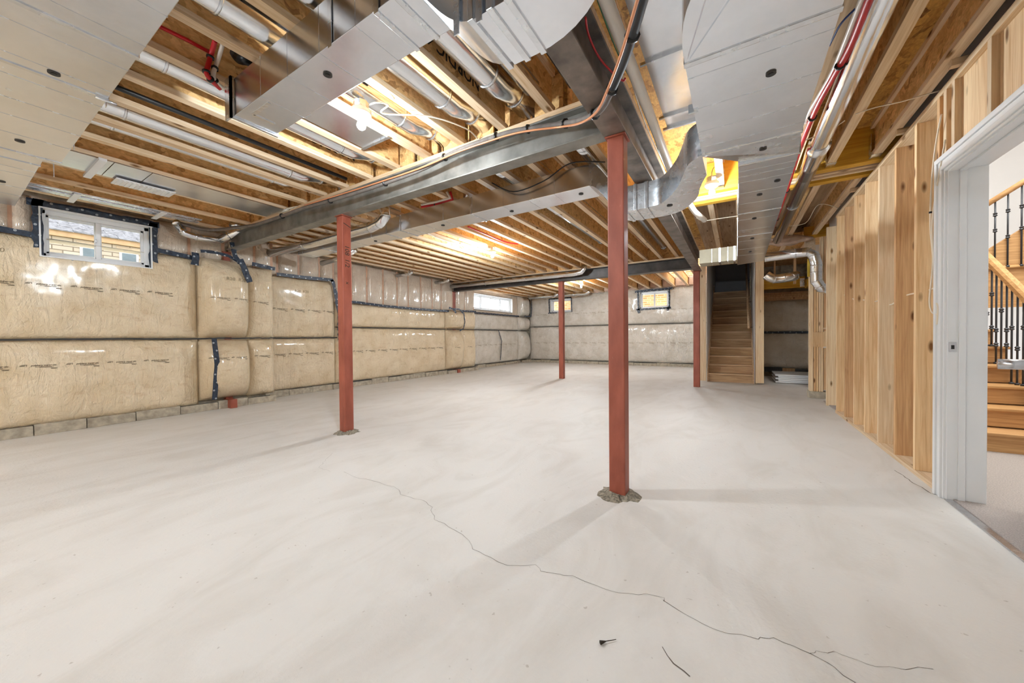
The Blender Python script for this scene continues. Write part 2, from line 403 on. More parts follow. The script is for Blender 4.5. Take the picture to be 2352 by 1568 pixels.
# ------------------------------------------------------------ insulated walls
def pillow(name, wall, u0, u1, z0, z1, base, A, mat, p=6, hole=None, res=.045, wr=.006, skirt=.25, seedv=0, parent=None):
    """blanket of insulation under film; wall 'L' looks +X from X=base, 'B' looks -Y from Y=base"""
    def lst(a, b, extra):
        k = max(2, int(round((b-a)/res))); L = [a+(b-a)*i/k for i in range(k+1)]
        for e in extra:
            if a < e < b:
                i = min(range(len(L)), key=lambda q: abs(L[q]-e)); L[i] = e
        return L
    hu = [x for h in (hole or []) for x in h[:2]]; hz = [x for h in (hole or []) for x in h[2:]]
    Us = lst(u0, u1, hu); Zs = lst(z0, z1, hz)
    def d(u, z):
        s = (u-u0)/(u1-u0)*2-1; t = (z-z0)/(z1-z0)*2-1
        s = max(-1, min(1, s)); t = max(-1, min(1, t))
        k = (1-abs(s)**max(p, (u1-u0)*7))*(1-abs(t)**p)
        q = noise.noise(Vector((u*1.3+seedv, z*1.3, seedv*3)))
        e = min(z1-z, z-z0)
        w1 = math.exp(-max(0, e)/.14)
        ww = noise.noise(Vector((u*17+seedv, z*3.5, seedv)))*(.35+1.4*w1)
        w2 = noise.noise(Vector((u*6+z*5, z*7-u*2, seedv+9)))
        return max(0, k)**.75*(A*(1+.3*q)) + (ww+w2*.6)*wr*min(1, k*3)
    def P(u, z, dd):
        return Vector((base+dd, u, z)) if wall == 'L' else Vector((u, base-dd, z))
    bm = bmesh.new(); c = P(u0, z0, 0); G = [[bm.verts.new(P(u, z, d(u, z))-c) for z in Zs] for u in Us]
    def inh(u, z):
        return any(h[0]-1e-4 < u < h[1]+1e-4 and h[2]-1e-4 < z < h[3]+1e-4 for h in (hole or []))
    for i in range(len(Us)-1):
        for j in range(len(Zs)-1):
            if inh((Us[i]+Us[i+1])/2, (Zs[j]+Zs[j+1])/2): continue
            q = (G[i][j], G[i+1][j], G[i+1][j+1], G[i][j+1])
            bm.faces.new(q if wall == 'B' else q[::1])
    if skirt:
        n0 = len(bm.verts)
        for row in (G[0], G[-1], [r[0] for r in G], [r[-1] for r in G]):
            us = []
            for v in row:
                off = Vector((-skirt, 0, 0)) if wall == 'L' else Vector((0, skirt, 0))
                us.append(bm.verts.new(v.co+off))
            for a in range(len(row)-1):
                f = bm.faces.new((row[a], row[a+1], us[a+1], us[a])); 
    # drop skirt faces in a hole
    bm.faces.ensure_lookup_table()
    bmesh.ops.recalc_face_normals(bm, faces=bm.faces)
    o = put(name, bm, mat, parent, True, c)
    return o, (lambda u, z, lift=.003: P(u, z, d(u, z)+lift))
wl = empty('wall_left', (-7, 4, 0), kind='structure'); wb = empty('wall_back', (-4, 13.2, 0), kind='structure')
W1 = (.66, 1.58, 2.0, 2.56)
T1 = 2.22
ib = 'insulation_blanket'
_, sL1 = pillow(ib, 'L', -2.2, 2.06, .09, 1.06, -6.70, .09, FILM, seedv=1, parent=wl)
_, sL2 = pillow(ib, 'L', -2.2, 2.06, 1.07, T1, -6.70, .085, FILM, hole=[W1], seedv=2, parent=wl)
_, sA1 = pillow(ib, 'L', 2.06, 2.70, .15, 1.06, -6.72, .34, FILM, p=3.5, seedv=4, parent=wl)
_, sA2 = pillow(ib, 'L', 2.06, 2.70, 1.07, 2.28, -6.72, .34, FILM, p=4, seedv=5, parent=wl)
_, sB1 = pillow(ib, 'L', 2.68, 3.08, .14, 1.06, -6.70, .14, FILM, p=4, seedv=6, parent=wl)
_, sB2 = pillow(ib, 'L', 2.68, 3.08, 1.07, 2.22, -6.70, .14, FILM, p=4, seedv=7, parent=wl)
_, sC1 = pillow(ib, 'L', 3.0, 4.45, .10, 1.06, -7.12, .08, FILM, seedv=9, parent=wl)
_, sC2 = pillow(ib, 'L', 3.0, 4.45, 1.07, 2.2, -7.12, .08, FILM, seedv=10, parent=wl)
_, sD1 = pillow(ib, 'L', 4.45, 7.80, .10, 1.28, -7.12, .09, FILM, seedv=12, wr=.01, parent=wl)
_, sD2 = pillow(ib, 'L', 4.45, 7.80, 1.29, 1.80, -7.12, .08, FILM, seedv=13, wr=.01, parent=wl)
_, sE1 = pillow(ib, 'L', 7.80, 8.5, .1, 1.28, -7.16, .30, FILM, p=4, seedv=15, parent=wl)
_, sE2 = pillow(ib, 'L', 7.80, 8.5, 1.29, 1.84, -7.16, .30, FILM, p=4, seedv=16, parent=wl)
_, sF1 = pillow(ib, 'L', 8.45, 9.2, .1, 1.28, -7.14, .14, FILM, p=4, seedv=17, parent=wl)
_, sF2 = pillow(ib, 'L', 8.45, 9.2, 1.29, 1.84, -7.14, .14, FILM, p=4, seedv=18, parent=wl)
W2 = (9.42, 12.0, 1.98, 2.52)
STUDP = plain('stud_behind_film', rgb(196, 156, 128), .5, 0, .12, 9)
def band(u0, u1, z0, z1, base, A=.055, pitch=.405, mat=None):
    u = u0; k = 0
    while u < u1-.04:
        w_ = min(pitch*random.uniform(.86, 1.1), u1-u)
        if u1-(u+w_) < .12: w_ = u1-u
        pillow('film_pocket', 'L', u, u+w_-.012, z0, z1, base, A*random.uniform(.8, 1.3), mat or FILM_U, p=5, res=.04, wr=.012, seedv=50+u, parent=wl)
        box('rim_stud', base-.03, base+.012, u+w_-.030, u+w_+.018, z0, z1, STUDP, wl, .003)
        u += w_
band(-2.2, .64, 2.225, 2.68, -6.72); band(1.60, 2.40, 2.225, 2.68, -6.72); band(2.48, 3.08, 2.225, 2.68, -6.72)
pillow('film_pocket', 'L', .62, 1.62, 2.565, 2.68, -6.70, .03, FILM_U, seedv=61, parent=wl)
band(3.02, 4.45, 2.205, 2.68, -7.14); band(4.45, 8.16, 1.80, 2.68, -7.14); band(8.32, 9.2, 1.84, 2.68, -7.16)
band(9.2, 9.41, 1.85, 2.68, -7.46); band(12.01, 12.45, 1.85, 2.68, -7.46)
pillow('film_pocket', 'L', 9.38, 12.04, 1.85, 1.975, -7.46, .03, FILM_U, seedv=62, parent=wl); pillow('film_pocket', 'L', 9.38, 12.04, 2.53, 2.68, -7.46, .03, FILM_U, seedv=63, parent=wl)
_, sG1 = pillow(ib, 'L', 9.2, 12.45, .1, 1.29, -7.46, .08, FILM_DAYLIT, seedv=20, wr=.01, parent=wl)
_, sG2 = pillow(ib, 'L', 9.2, 12.45, 1.30, 1.85, -7.46, .08, FILM_DAYLIT, seedv=21, wr=.01, parent=wl)
_, sH1 = pillow(ib, 'L', 12.4, 13.12, .1, 1.29, -7.44, .28, FILM_DAYLIT, p=3, seedv=23, parent=wl)
_, sH2 = pillow(ib, 'L', 12.4, 13.12, 1.30, 1.85, -7.44, .28, FILM_DAYLIT, p=3, seedv=24, parent=wl)
_, sH3 = pillow(ib, 'L', 12.4, 13.12, 1.85, 2.68, -7.44, .26, FILM_DAYLIT, p=5, seedv=25, parent=wl)
W3 = (-6.32, -5.42, 2.0, 2.52); W4 = (-2.88, -1.92, 1.98, 2.56)
_, sK1 = pillow(ib, 'B', -7.3, -.62, .1, 1.44, 13.18, .10, FILM_DAYLIT, seedv=30, wr=.016, parent=wb)
_, sK2 = pillow(ib, 'B', -7.3, -.62, 1.45, 2.68, 13.18, .09, FILM_DAYLIT, hole=[W3, W4], seedv=31, wr=.014, parent=wb)
# solid masonry behind, in pieces round the window openings
def wallpieces(par, wall, lo, hi, a, b, holes, mat=CONC, zt=3.0):
    holes = sorted(holes); cur = a; L = []
    for h in holes:
        L.append((cur, h[0], 0, zt)); L.append((h[0], h[1], 0, h[2])); L.append((h[0], h[1], h[3], zt)); cur = h[1]
    L.append((cur, b, 0, zt))
    bl = [(lo, hi, q[0], q[1], q[2], q[3]) if wall == 'L' else (q[0], q[1], lo, hi, q[2], q[3]) for q in L]
    return boxes('foundation_wall', bl, mat, par, (lo, a, 0) if wall == 'L' else (a, lo, 0))
wallpieces(wl, 'L', -7.0, -6.76, -2.2, 3.0, [W1])
wallpieces(wl, 'L', -7.4, -7.16, 3.0, 9.2, [])
wallpieces(wl, 'L', -7.75, -7.5, 9.2, 13.4, [W2])
box('wall_jog', -7.4, -6.72, 2.96, 3.02, 0, 3.0, CONC, wl)
box('wall_jog', -7.75, -7.2, 9.14, 9.2, 0, 3.0, CONC, wl)
wallpieces(wb, 'B', 13.22, 13.46, -7.75, -.6, [W3, W4])
# footing ledge, block by block
def footing(par, a, b, x, wall='L', zt=.1):
    u = a
    while u < b-.02:
        L = min(random.uniform(.36, .48), b-u); zz = zt+random.uniform(-.012, .012); dd = random.uniform(-.012, .012)
        if wall == 'L': box('footing_block', x-.1, x+dd, u+.003, u+L-.003, 0, zz, CONC, par, .006)
        else: box('footing_block', u+.003, u+L-.003, x+dd, x+.1, 0, zz, CONC, par, .006)
        u += L
footing(wl, -2.2, 3.08, -6.62, zt=.115); footing(wl, 3.1, 7.8, -7.04, zt=.11); footing(wl, 7.8, 9.2, -6.98); footing(wl, 9.25, 12.5, -7.38); footing(wl, 12.5, 13.1, -7.2)
footing(wb, -7.2, -.75, 13.07, 'B')
# black horizontal strapping in the creases between blankets
def strap(par, fn_pts, nrm, wd=.02, mat=STRAPB, name='seam_strap', rag=.1):
    return sheet_strip(name, fn_pts, nrm, wd, mat, par, rag, .004)
X_ = (1, 0, 0); Yn = (0, -1, 0)
for a, b, x, z in ((-2.2, 2.08, -6.665, 1.066), (2.06, 2.72, -6.60, 1.066), (2.68, 3.08, -6.62, 1.066), (3.02, 4.5, -7.085, 1.066), (4.45, 7.8, -7.085, 1.286), (7.8, 8.5, -7.04, 1.286), (8.45, 9.2, -7.06, 1.286), (9.22, 12.42, -7.425, 1.296), (12.4, 13.1, -7.30, 1.296),
                   (-2.2, 3.0, -6.665, .10), (3.02, 7.8, -7.085, .11), (7.8, 9.2, -7.06, .11), (9.2, 13.1, -7.42, .11)):
    strap(wl, [(x, a+(b-a)*i/12, z+random.uniform(-.004, .004)) for i in range(13)], X_)
strap(wb, [(-7.1+6.4*i/12, 13.145, 1.446+random.uniform(-.006, .006)) for i in range(13)], Yn)
strap(wb, [(-7.1+6.4*i/12, 13.145, .105) for i in range(13)], Yn)
# sheathing tapes
def tapeL(pts, x, wd=.062, rag=.1, lab=None, par=wl, mat=TAPE):
    o = sheet_strip('tape', [(x, u, z) for u, z in pts], X_, wd, mat, par, rag, .003)
    if lab: o['label'] = lab
    return o
tapeL([(-2.2, 2.3), (.45, 2.245), (.68, 2.225)], -6.64)
tapeL([(1.56, 2.27), (1.8, 2.25), (2.03, 2.225)], -6.64)
tapeL([(2.03, 2.30), (2.02, 2.12)], -6.60, .09, .2)
tapeL([(2.03, 2.3), (2.2, 2.315), (2.36, 2.29), (2.5, 2.22), (2.6, 2.12)], -6.42, .04, .2)
tapeL([(2.40, 2.5), (2.44, 2.3), (2.5, 2.2)], -6.40, .06, .15)
tapeL([(2.49, 2.26), (2.56, 2.1), (2.62, 1.93)], -6.385, .085, .15)
tapeL([(2.16, 1.06), (2.19, .7), (2.17, .45), (2.15, .18)], -6.40, .062, .04, 'blue vertical tape with white marks', mat=TAPE)
tapeL([(2.72, 2.25), (3.06, 2.22)], -6.55, .062)
tapeL([(3.3, 2.215), (3.8, 2.22), (4.38, 2.245)], -7.02, .062)
tapeL([(4.36, 2.25), (4.42, 2.0), (4.48, 1.7), (4.5, 1.35), (4.5, 1.02)], -7.02, .075, .35)
tapeL([(4.5, 1.83), (4.9, 1.83), (5.6, 1.80), (6.6, 1.79), (7.9, 1.80)], -7.02, .055)
tapeL([(7.75, 1.90), (8.0, 1.83), (8.05, 1.7)], -6.9, .06, .4)
tapeL([(7.9, 1.87), (8.2, 1.87), (8.4, 1.75), (8.45, 1.5), (8.38, 1.3), (8.2, 1.24)], -6.9, .04, .2)
tapeL([(8.45, 1.84), (9.18, 1.86)], -7.04, .055); tapeL([(9.24, 1.86), (10.5, 1.86), (12.4, 1.86)], -7.36, .06, .12)
tapeL([(12.45, 1.86), (13.0, 1.87), (13.05, 2.2), (13.05, 2.6)], -7.14, .06, .12)
tapeL([(10.9, 1.29), (11.1, .9), (11.05, .5), (11.0, .2)], -7.34, .035, .1)
# taping round window one
wz = -6.635
for pts, wd in (([(.58, 2.60), (1.1, 2.60), (1.66, 2.60)], .075), ([(.655, 2.64), (.65, 2.3), (.66, 1.95)], .075), ([(1.60, 2.62), (1.60, 2.3), (1.59, 1.92)], .085),
                ([(.5, 1.985), (1.1, 1.975), (1.7, 1.965)], .05), ([(.66, 2.0), (.67, 1.9), (.70, 1.79)], .10), ([(1.57, 1.98), (1.58, 1.88), (1.60, 1.79)], .07), ([(.48, 2.03), (.62, 2.0)], .09)):
    tapeL(pts, wz, wd, .22)
def tapeB(pts, wd=.06, rag=.15, y=13.07):
    return sheet_strip('tape', [(u, y, z) for u, z in pts], Yn, wd, TAPE, wb, rag, .003)
tapeB([(-3.02, 2.58), (-1.80, 2.62)], .07, .3); tapeB([(-2.92, 2.58), (-2.9, 1.97)], .05); tapeB([(-1.90, 2.6), (-1.9, 1.97)], .05)
tapeB([(-2.98, 1.96), (-1.85, 1.97)], .06); tapeB([(-2.9, 1.98), (-2.88, 1.83)], .08, .3); tapeB([(-1.95, 1.98), (-1.95, 1.88)], .08, .3)
tapeB([(-6.36, 2.53), (-5.4, 2.55)], .04); tapeB([(-6.36, 2.53), (-6.34, 1.98)], .04); tapeB([(-5.4, 2.53), (-5.38, 1.98)], .03); tapeB([(-6.4, 1.98), (-6.0, 1.98)], .04)
# the wall behind the camera and the rest of the side walls, out of the frame
wn = empty('wall_front', (-3, -4.2, 0), kind='structure')
for (a, b, c_, d_) in ((-6.8, -3.2, 0, 1.3), (-3.2, 1.2, 0, 1.3), (-6.8, -3.2, 1.3, 2.7), (-3.2, 1.2, 1.3, 2.7)): box('insulation_blanket', a+.01, b-.01, -4.3, -4.2, c_+.01, d_-.01, FILM, wn, .04)
box('foundation_wall', -7.2, 1.5, -4.5, -4.3, 0, 3, CONC, wn)
box('insulation_blanket', -6.85, -6.64, -4.2, -2.2, .1, 2.68, FILM, wl, .04); box('foundation_wall', -7.1, -6.85, -4.3, -2.2, 0, 3, CONC, wl)
# printing on the film
def film_print(surf, u, z, sc=1.0, fill=FPRINT, par=wl, wall='L'):
    fx = (lambda x, y: surf(u+x*sc, z+y*sc)) if wall == 'L' else (lambda x, y: surf(u+x*sc, z+y*sc))
    ex = [(-.16, -.125, .001, .006), (-.165, -.13, -.006, -.002), (-.15, -.12, .010, .013), (-.12, -.116, -.006, .012), (-.06, .055, -.020, -.016), (-.03, .07, -.023, -.020), (.045, .095, -.036, -.032), (.05, .09, -.042, -.038)]
    lettering('print', 'polytarp super-six', .024, fx, fill, par, .2, .0006, ex)
for k in range(12):
    u = -.62+k*.322
    if u < 1.9: film_print(sL1, u, .78)
    if u < 1.9: film_print(sL2, u+.05, 1.69)
for s_, u, z in ((sA1, 2.26, .78), (sA1, 2.5, .78), (sA2, 2.28, 1.66), (sA2, 2.55, 1.66), (sB1, 2.88, .78), (sB2, 2.88, 1.65), (sE1, 8.1, .76), (sF1, 8.85, .76)): film_print(s_, u, z, .85)
for k in range(4): film_print(sC1, 3.35+k*.31, .77); film_print(sC2, 3.4+k*.31, 1.60)
for k in range(10): film_print(sD1, 4.65+k*.32, .77)
for k in range(9): film_print(sG1, 9.5+k*.32, .78, 1, INKF)
for k in range(18): film_print(sK1, -6.9+k*.34, .80, 1, INKF, wb); 
for k in range(18):
    u = -6.9+k*.34
    if not (-3.05 < u < -1.8): film_print(sK2, u, 1.93, 1, INKF, wb)
for s_, u, z in ((sL2, .3, 2.02), (sA2, 2.45, 1.95), (sC2, 3.75, 1.95)):
    lettering('faded_stamp', 'R20  R20', .07, lambda x, y: s_(u+x, z+y), INKF, wl, .1, 0)

# ------------------------------------------------------------ windows
def slider(name, wall, u0, u1, z0, z1, base, panes=2, dep=.1, mull=None):
    """frame set back in the opening; base = plane of inner face"""
    o = empty(name, (base, (u0+u1)/2, z0) if wall == 'L' else ((u0+u1)/2, base, z0), kind='structure')
    def bx(nm, a, b, c, d, p, q, mat, par=o, bev=.004):
        if wall == 'L': return box(nm, base-q, base-p, a, b, c, d, mat, par, bev)
        return box(nm, a, b, base+p, base+q, c, d, mat, par, bev)
    f = .045
    bx('frame_rail', u0, u1, z0, z0+f, 0, dep, WHITE); bx('frame_rail', u0, u1, z1-f, z1, 0, dep, WHITE)
    bx('frame_stile', u0, u0+f, z0, z1, 0, dep, WHITE); bx('frame_stile', u1-f, u1, z0, z1, 0, dep, WHITE)
    n = panes; st = (u1-u0-2*f)/n
    for i in range(n):
        a = u0+f+i*st; b = a+st; off = .03 if i % 2 else .055
        s = .028
        bx('sash_stile', a, a+s, z0+f, z1-f, off, off+.03, WHITE); bx('sash_stile', b-s, b, z0+f, z1-f, off, off+.03, WHITE)
        bx('sash_rail', a, b, z0+f, z0+f+s, off, off+.03, WHITE); bx('sash_rail', a, b, z1-f-s, z1-f, off, off+.03, WHITE)
        bx('pane', a+s, b-s, z0+f+s, z1-f-s, off+.012, off+.016, GLASS, o, 0)
    if n == 2:
        m = (u0+u1)/2; bx('meeting_stile', m-.02, m+.02, z0+f, z1-f, .02, .06, WHITE)
        bx('latch', m-.03, m-.018, (z0+z1)/2-.03, (z0+z1)/2+.02, .01, .02, NICKEL)
    # jamb liner through the wall thickness
    g = .012
    for (a, b, c, d) in ((u0-g, u1+g, z0-g, z0), (u0-g, u1+g, z1, z1+g), (u0-g, u0, z0, z1), (u1, u1+g, z0, z1)):
        bx('jamb_liner', a, b, c, d, -.09, .25, WHITE, o, 0)
    return o
slider('window_1', 'L', W1[0]+.012, W1[1]-.012, W1[2]+.012, W1[3]-.012, -6.70)
slider('window_2', 'L', W2[0]+.012, W2[1]-.012, W2[2]+.012, W2[3]-.012, -7.5, 4)
slider('window_3', 'B', W3[0]+.012, W3[1]-.012, W3[2]+.012, W3[3]-.012, 13.2)
slider('window_4', 'B', W4[0]+.012, W4[1]-.012, W4[2]+.012, W4[3]-.012, 13.2)

# ------------------------------------------------------------ ceiling: subfloor panels and I-joists
ce = empty('ceiling', (-3, 5, 2.96), kind='structure')
ZJ, ZT = 2.66, 2.96
y = -4.5
while y < 13.3:
    x = -7.9 + (.6 if int(y*3) % 2 else 0)
    while x < 1.6:
        x1 = min(x+1.22, 1.6); y1 = y+2.3
        yy1 = y1 if x1 < -.6 else min(y1, 9.3)
        yy0 = y
        if yy1 > yy0+.1:
            xx0 = max(x, -7.9)
            box('subfloor_panel', xx0+.002, x1-.002, yy0+.002, yy1-.002, ZT, ZT+.018, OSB_F if (x1 < .0 or y < 4.5) and not (x > -.6 and y > 4.4) else PLY, ce)
        x = x1
    y += 2.3
def joist_meshes(L, web=OSB_W):
    r = []
    for (w_, z0, z1, m) in ((.006, .036, .264, web), (.032, 0, .038, W[1]), (.032, .262, .30, W[1])):
        bm = bmesh.new(); add_box(bm, -w_, w_, -L/2, L/2, z0, z1); me = bpy.data.meshes.new('joist'); bm.to_mesh(me); bm.free(); me.materials.append(m); r.append(me)
    return r
def joists(xs, y0, y1):
    me = joist_meshes(y1-y0); out = []
    for x in xs:
        j = putm('joist', me[0], None, ce, False, (x+.032+random.uniform(-.004, .004), (y0+y1)/2, ZJ)); j['_w'] = tuple(j.location)
        for m_, nm in ((me[1], 'bottom_flange'), (me[2], 'top_flange')):
            q = bpy.data.objects.new(nm, m_); COL.objects.link(q); q.parent = j
        out.append(j)
    return out
J1 = joists([-.79-.405*k-.38 for k in range(0, 9)]+[-4.82, -5.30, -5.86, -6.45], -4.2, 2.40)
J2 = joists([-1.06-.305*k for k in range(20)], 2.46, 8.2)
J3 = joists([-.97-.4*k for k in range(17)], 8.3, 13.2)
J4 = joists([-.175, .13, .435, .735, 1.045], -4.2, 4.58)
J5 = joists([-.30, .0, .72, 1.05], 5.06, 9.2)
# "NORDIC" ink stamps on webs
def stamp(j, y, txt, size=.11):
    X = j.location.x-.0072+.0144   # face towards +X
    o = lettering('web_stamp', txt, size, lambda a, b: Vector((X, y-a, ZJ+.155-b)), INK, j, 0, .002)
    o.matrix_parent_inverse = Matrix.Translation(-Vector(j.location))
for j, y, tx in ((J1[1], 1.85, 'NORDIC'), (J1[1], 1.5, '4.8 6'), (J1[5], 2.0, 'NORDIC'), (J1[3], 1.0, 'NI / 70')): stamp(j, y, tx)
# rim boards and blocking over the beams, LVL headers
def bulk(name, *a, mat=W[0], bev=0): return box(name, *a, mat, ce, bev)
for k in range(19):
    x = -1.06-.305*k
    bulk('blocking', x+.07, x+.30, 2.44, 2.455, ZJ, ZT, mat=OSB_W)
bulk('rim_board', -7.4, -.8, 8.24, 8.27, ZJ, ZT, mat=OSB_W)
for k in range(17):
    x = -.97-.4*k
    bulk('rim_insulation', x+.07, x+.395, 13.02, 13.1, ZJ+.03, ZT, mat=PINK)
bulk('rim_insulation', -7.5, -.7, 13.14, 13.2, ZJ, ZT, mat=PINK)
for nm, y0, y1 in (('laminated_header', 4.60, 4.69), ('laminated_header', 4.96, 5.05)):
    bulk(nm, -.58, 1.30, y0, y1, ZJ-.02, ZT, mat=LVL, bev=.003)
bulk('header_plate', -.58, 1.30, 4.76, 4.80, ZJ-.01, ZJ+.04); bulk('header_plate', -.58, 1.30, 4.86, 4.90, ZJ-.01, ZJ+.04)
for x in (-.175, .13, .435, .735, 1.045):
    boxes('joist_hanger', [(x-.004, x+.068, 4.50, 4.60, ZJ-.003, ZJ-.0005), (x-.004, x-.001, 4.53, 4.60, ZJ-.003, ZJ+.2), (x+.065, x+.068, 4.53, 4.60, ZJ-.003, ZJ+.2)], GALV, ce, (x, 4.55, ZJ))
# wood nailer plates on the steel beams
bulk('nailer', -6.5, -.72, 2.37, 2.50, 2.625, 2.66); bulk('nailer', -7.2, -.6, 8.15, 8.33, 2.63, 2.66)
bulk('nailer', -.73, -.59, -2.2, 8.2, 2.62, 2.66)

# ------------------------------------------------------------ steel: beams and posts
def ibeam(axis, a, b, c, z0, z1, fw, label, tf=.012, tw=.010, mat=STEEL, name='steel_beam'):
    """axis 0: runs along X centred on Y=c; axis 1: runs along Y centred on X=c"""
    o = empty(name, ((a+b)/2, c, z0) if axis == 0 else (c, (a+b)/2, z0), label, 'beam', None, 'thing')
    def bb(nm, h, p, q, bev=.002):
        if axis == 0: return box(nm, a, b, c-h, c+h, p, q, mat, o, bev)
        return box(nm, c-h, c+h, a, b, p, q, mat, o, bev)
    bb('bottom_flange', fw/2, z0, z0+tf); bb('top_flange', fw/2, z1-tf, z1); bb('web', tw/2, z0+tf, z1-tf)
    return o
g1 = ibeam(0, -6.52, -.74, 2.435, 2.40, 2.625, .125, 'grey steel beam crossing above the two nearer red posts')
ibeam(1, -2.2, 8.26, -.66, 2.34, 2.62, .14, 'long grey steel girder running away from the camera over the near tall post', mat=plain('scuffed_steel', rgb(128, 118, 110), .5, .4, .25, 7, .2))
ibeam(0, -7.15, -.70, 8.25, 2.40, 2.63, .20, 'dark steel beam across the far end of the room above the two far posts', mat=DARKST)
# bolt holes / bolts on girder web
for yy in (2.62, 2.72): 
    q = tube('bolt', [(-.655, yy, 2.46), (-.645, yy, 2.46)], .014, BLACK, None, 10)
    q.parent = bpy.data.objects['steel_beam.001']; q.matrix_parent_inverse = Matrix.Translation(-bpy.data.objects['steel_beam.001'].location)
def post(cx, cy, z0, z1, s, label, grout=True, cap=.02):
    o = empty('steel_post', (cx, cy, z0), label, 'post', None, 'thing')
    box('shaft', cx-s/2, cx+s/2, cy-s/2, cy+s/2, z0, z1-cap*.5, RED, o, .007)
    box('cap_plate', cx-s*.62, cx+s*.62, cy-s*.62, cy+s*.62, z1-cap*.5, z1, RED, o, .002)
    if grout:
        bm = bmesh.new(); N = 28; ang = [2*PI*k/N for k in range(N)]
        rn = [random.uniform(.95, 1.35) for _ in ang]; cvs = []
        inner = [bm.verts.new((math.cos(a)*s*.66, math.sin(a)*s*.66, .022+random.uniform(-.006, .01))) for a in ang]
        mid = [bm.verts.new((math.cos(a)*s*.85*r, math.sin(a)*s*.85*r, .010+random.uniform(-.004, .006))) for a, r in zip(ang, rn)]
        out = [bm.verts.new((math.cos(a)*s*1.1*r, math.sin(a)*s*1.1*r, 0)) for a, r in zip(ang, rn)]
        for k in range(N):
            j = (k+1) % N; bm.faces.new((inner[k], mid[k], mid[j], inner[j])); bm.faces.new((mid[k], out[k], out[j], mid[j]))
        bm.faces.new(inner)
        bmesh.ops.recalc_face_normals(bm, faces=bm.faces)
        q = put('grout_patch', bm, plain('grout', rgb(150, 142, 126), .95, 0, .3, 60, 1), o, False, (cx, cy, 0)); q['label'] = 'rough broken concrete round the foot'
    return o
p1 = post(-.66, 2.395, 0, 2.34, .105, 'tall red-primed steel post nearest the camera, under the long girder')
p2 = post(-3.70, 2.44, 0, 2.40, .105, 'red steel post with pencilled figures near the left insulated wall')
p3 = post(-3.68, 8.27, 0, 2.40, .115, 'slim far red post halfway along the dark far beam', False)
p4 = post(-.68, 8.2, 0, 2.34, .115, 'far red post beside the enclosed oak stair', False)
p5 = post(-6.73, 2.435, 0, 2.40, .09, 'red post end buried in the left wall insulation under the near beam', False)
p6 = post(-7.19, 8.24, 0, 2.40, .12, 'red post end half buried in the left wall under the far beam', False)
box('foot', -6.68, -6.53, 2.39, 2.48, 0, .13, RED, p5, .004); box('foot', -7.12, -6.96, 8.18, 8.3, 0, .10, RED, p6, .004)
# pencilled figures on post two (facing +X... the lit side) and mortar smear at its foot
def onpost(a, b): return Vector((-3.645, 2.44-b, 1.98+a))
for t_, z_ in (('108', 2.02), ('1/2', 1.88)): lettering('lettering', t_, .075, lambda a, b: Vector((-3.6465, 2.44+b*1, z_-a)), INK, p2, .1, .0004)
lettering('lettering', 'x', .06, lambda a, b: Vector((-3.6465, 2.44+b, 1.66-a)), INK, p2, .1, .0004)
lettering('lettering', '/', .12, lambda a, b: Vector((-3.6465, 2.44+b, 2.3-a)), INK, p2, .1, .0004)

# ------------------------------------------------------------ rectangular ducts
def disc(name, c, nrm, r, mat, par, t=.006):
    c = Vector(c); nr = Vector(nrm); return tube(name, [c-nr*.001, c+nr*t], r, mat, par, 18, smooth=False)
def plug(c, nrm, par, r=.022):
    disc('plug_ring', c, nrm, r, GASK, par, .005); disc('test_plug', Vector(c)+Vector(nrm)*.004, nrm, r*.6, BLACK, par, .004)
def duct(axis, a, b, c0, c1, z0, z1, label, seams=(), wide=(), plugs=(), name='rectangular_duct', mat=GALV_F, sides=(-1,)):
    """box duct along axis (0 = X, 1 = Y) from a to b; seams/wide are positions of beads and drive cleats"""
    o = empty(name, ((a+b)/2, (c0+c1)/2, z0) if axis == 0 else ((c0+c1)/2, (a+b)/2, z0), label, 'duct')
    def bb(nm, p, q, r, s, t, u, m, bev=0):
        return box(nm, p, q, r, s, t, u, m, o, bev) if axis == 0 else box(nm, r, s, p, q, t, u, m, o, bev)
    bb('duct_body', a, b, c0, c1, z0, z1, mat, .003)
    for s in seams:
        bb('bead', s-.002, s+.002, c0-.0012, c1+.0012, z0-.0012, z1, GALV)
    for s in wide:
        bb('drive_cleat', s-.013, s+.013, c0-.005, c1+.005, z0-.005, z1, GALV, .002)
    for (u, v) in plugs:
        plug((u, v, z0) if axis == 0 else (v, u, z0), (0, 0, -1), o)
    return o
D1 = duct(0, -4.42, 1.0, -.30, .545, 2.40, 2.645, 'wide galvanised trunk duct hung along the near left ceiling', (-1.2, -1.55, -1.75, -2.02, -2.31, -2.59, -2.89, -3.12, -3.42, -3.68, -3.99), (-.9, -2.43, -2.99, -4.36), ((-2.92, .35), (-4.10, .34)))
D1b = duct(0, -6.16, -4.44, -.30, .47, 2.41, 2.645, 'narrower end section of the galvanised trunk duct above the near left window', (-4.8, -4.96, -5.4, -5.7), (-4.6,), ((-5.3, .34),))
tube('hanger_clip', [(-2.99, .50, 2.39), (-2.99, .58, 2.39)], .008, GALV, D1, 6)
for x in (-3.05, -3.92, -4.7): box('hanger_strap', x-.012, x+.012, .548, .551, 2.38, 2.72, GALV, D1)
D2 = duct(0, -2.62, -1.08, 1.005, 1.245, 2.42, 2.645, 'galvanised branch duct above the near bulb, dead-ending at left', (-2.28, -1.99, -1.70, -1.42), (-1.285, -1.16), ((-1.80, 1.11),))
boxes('end_flange', [(-2.64, -2.62, .99, 1.26, 2.41, 2.66), (-2.70, -2.62, .99, 1.0, 2.41, 2.66)], GALV, D2, (-2.63, 1.1, 2.42))
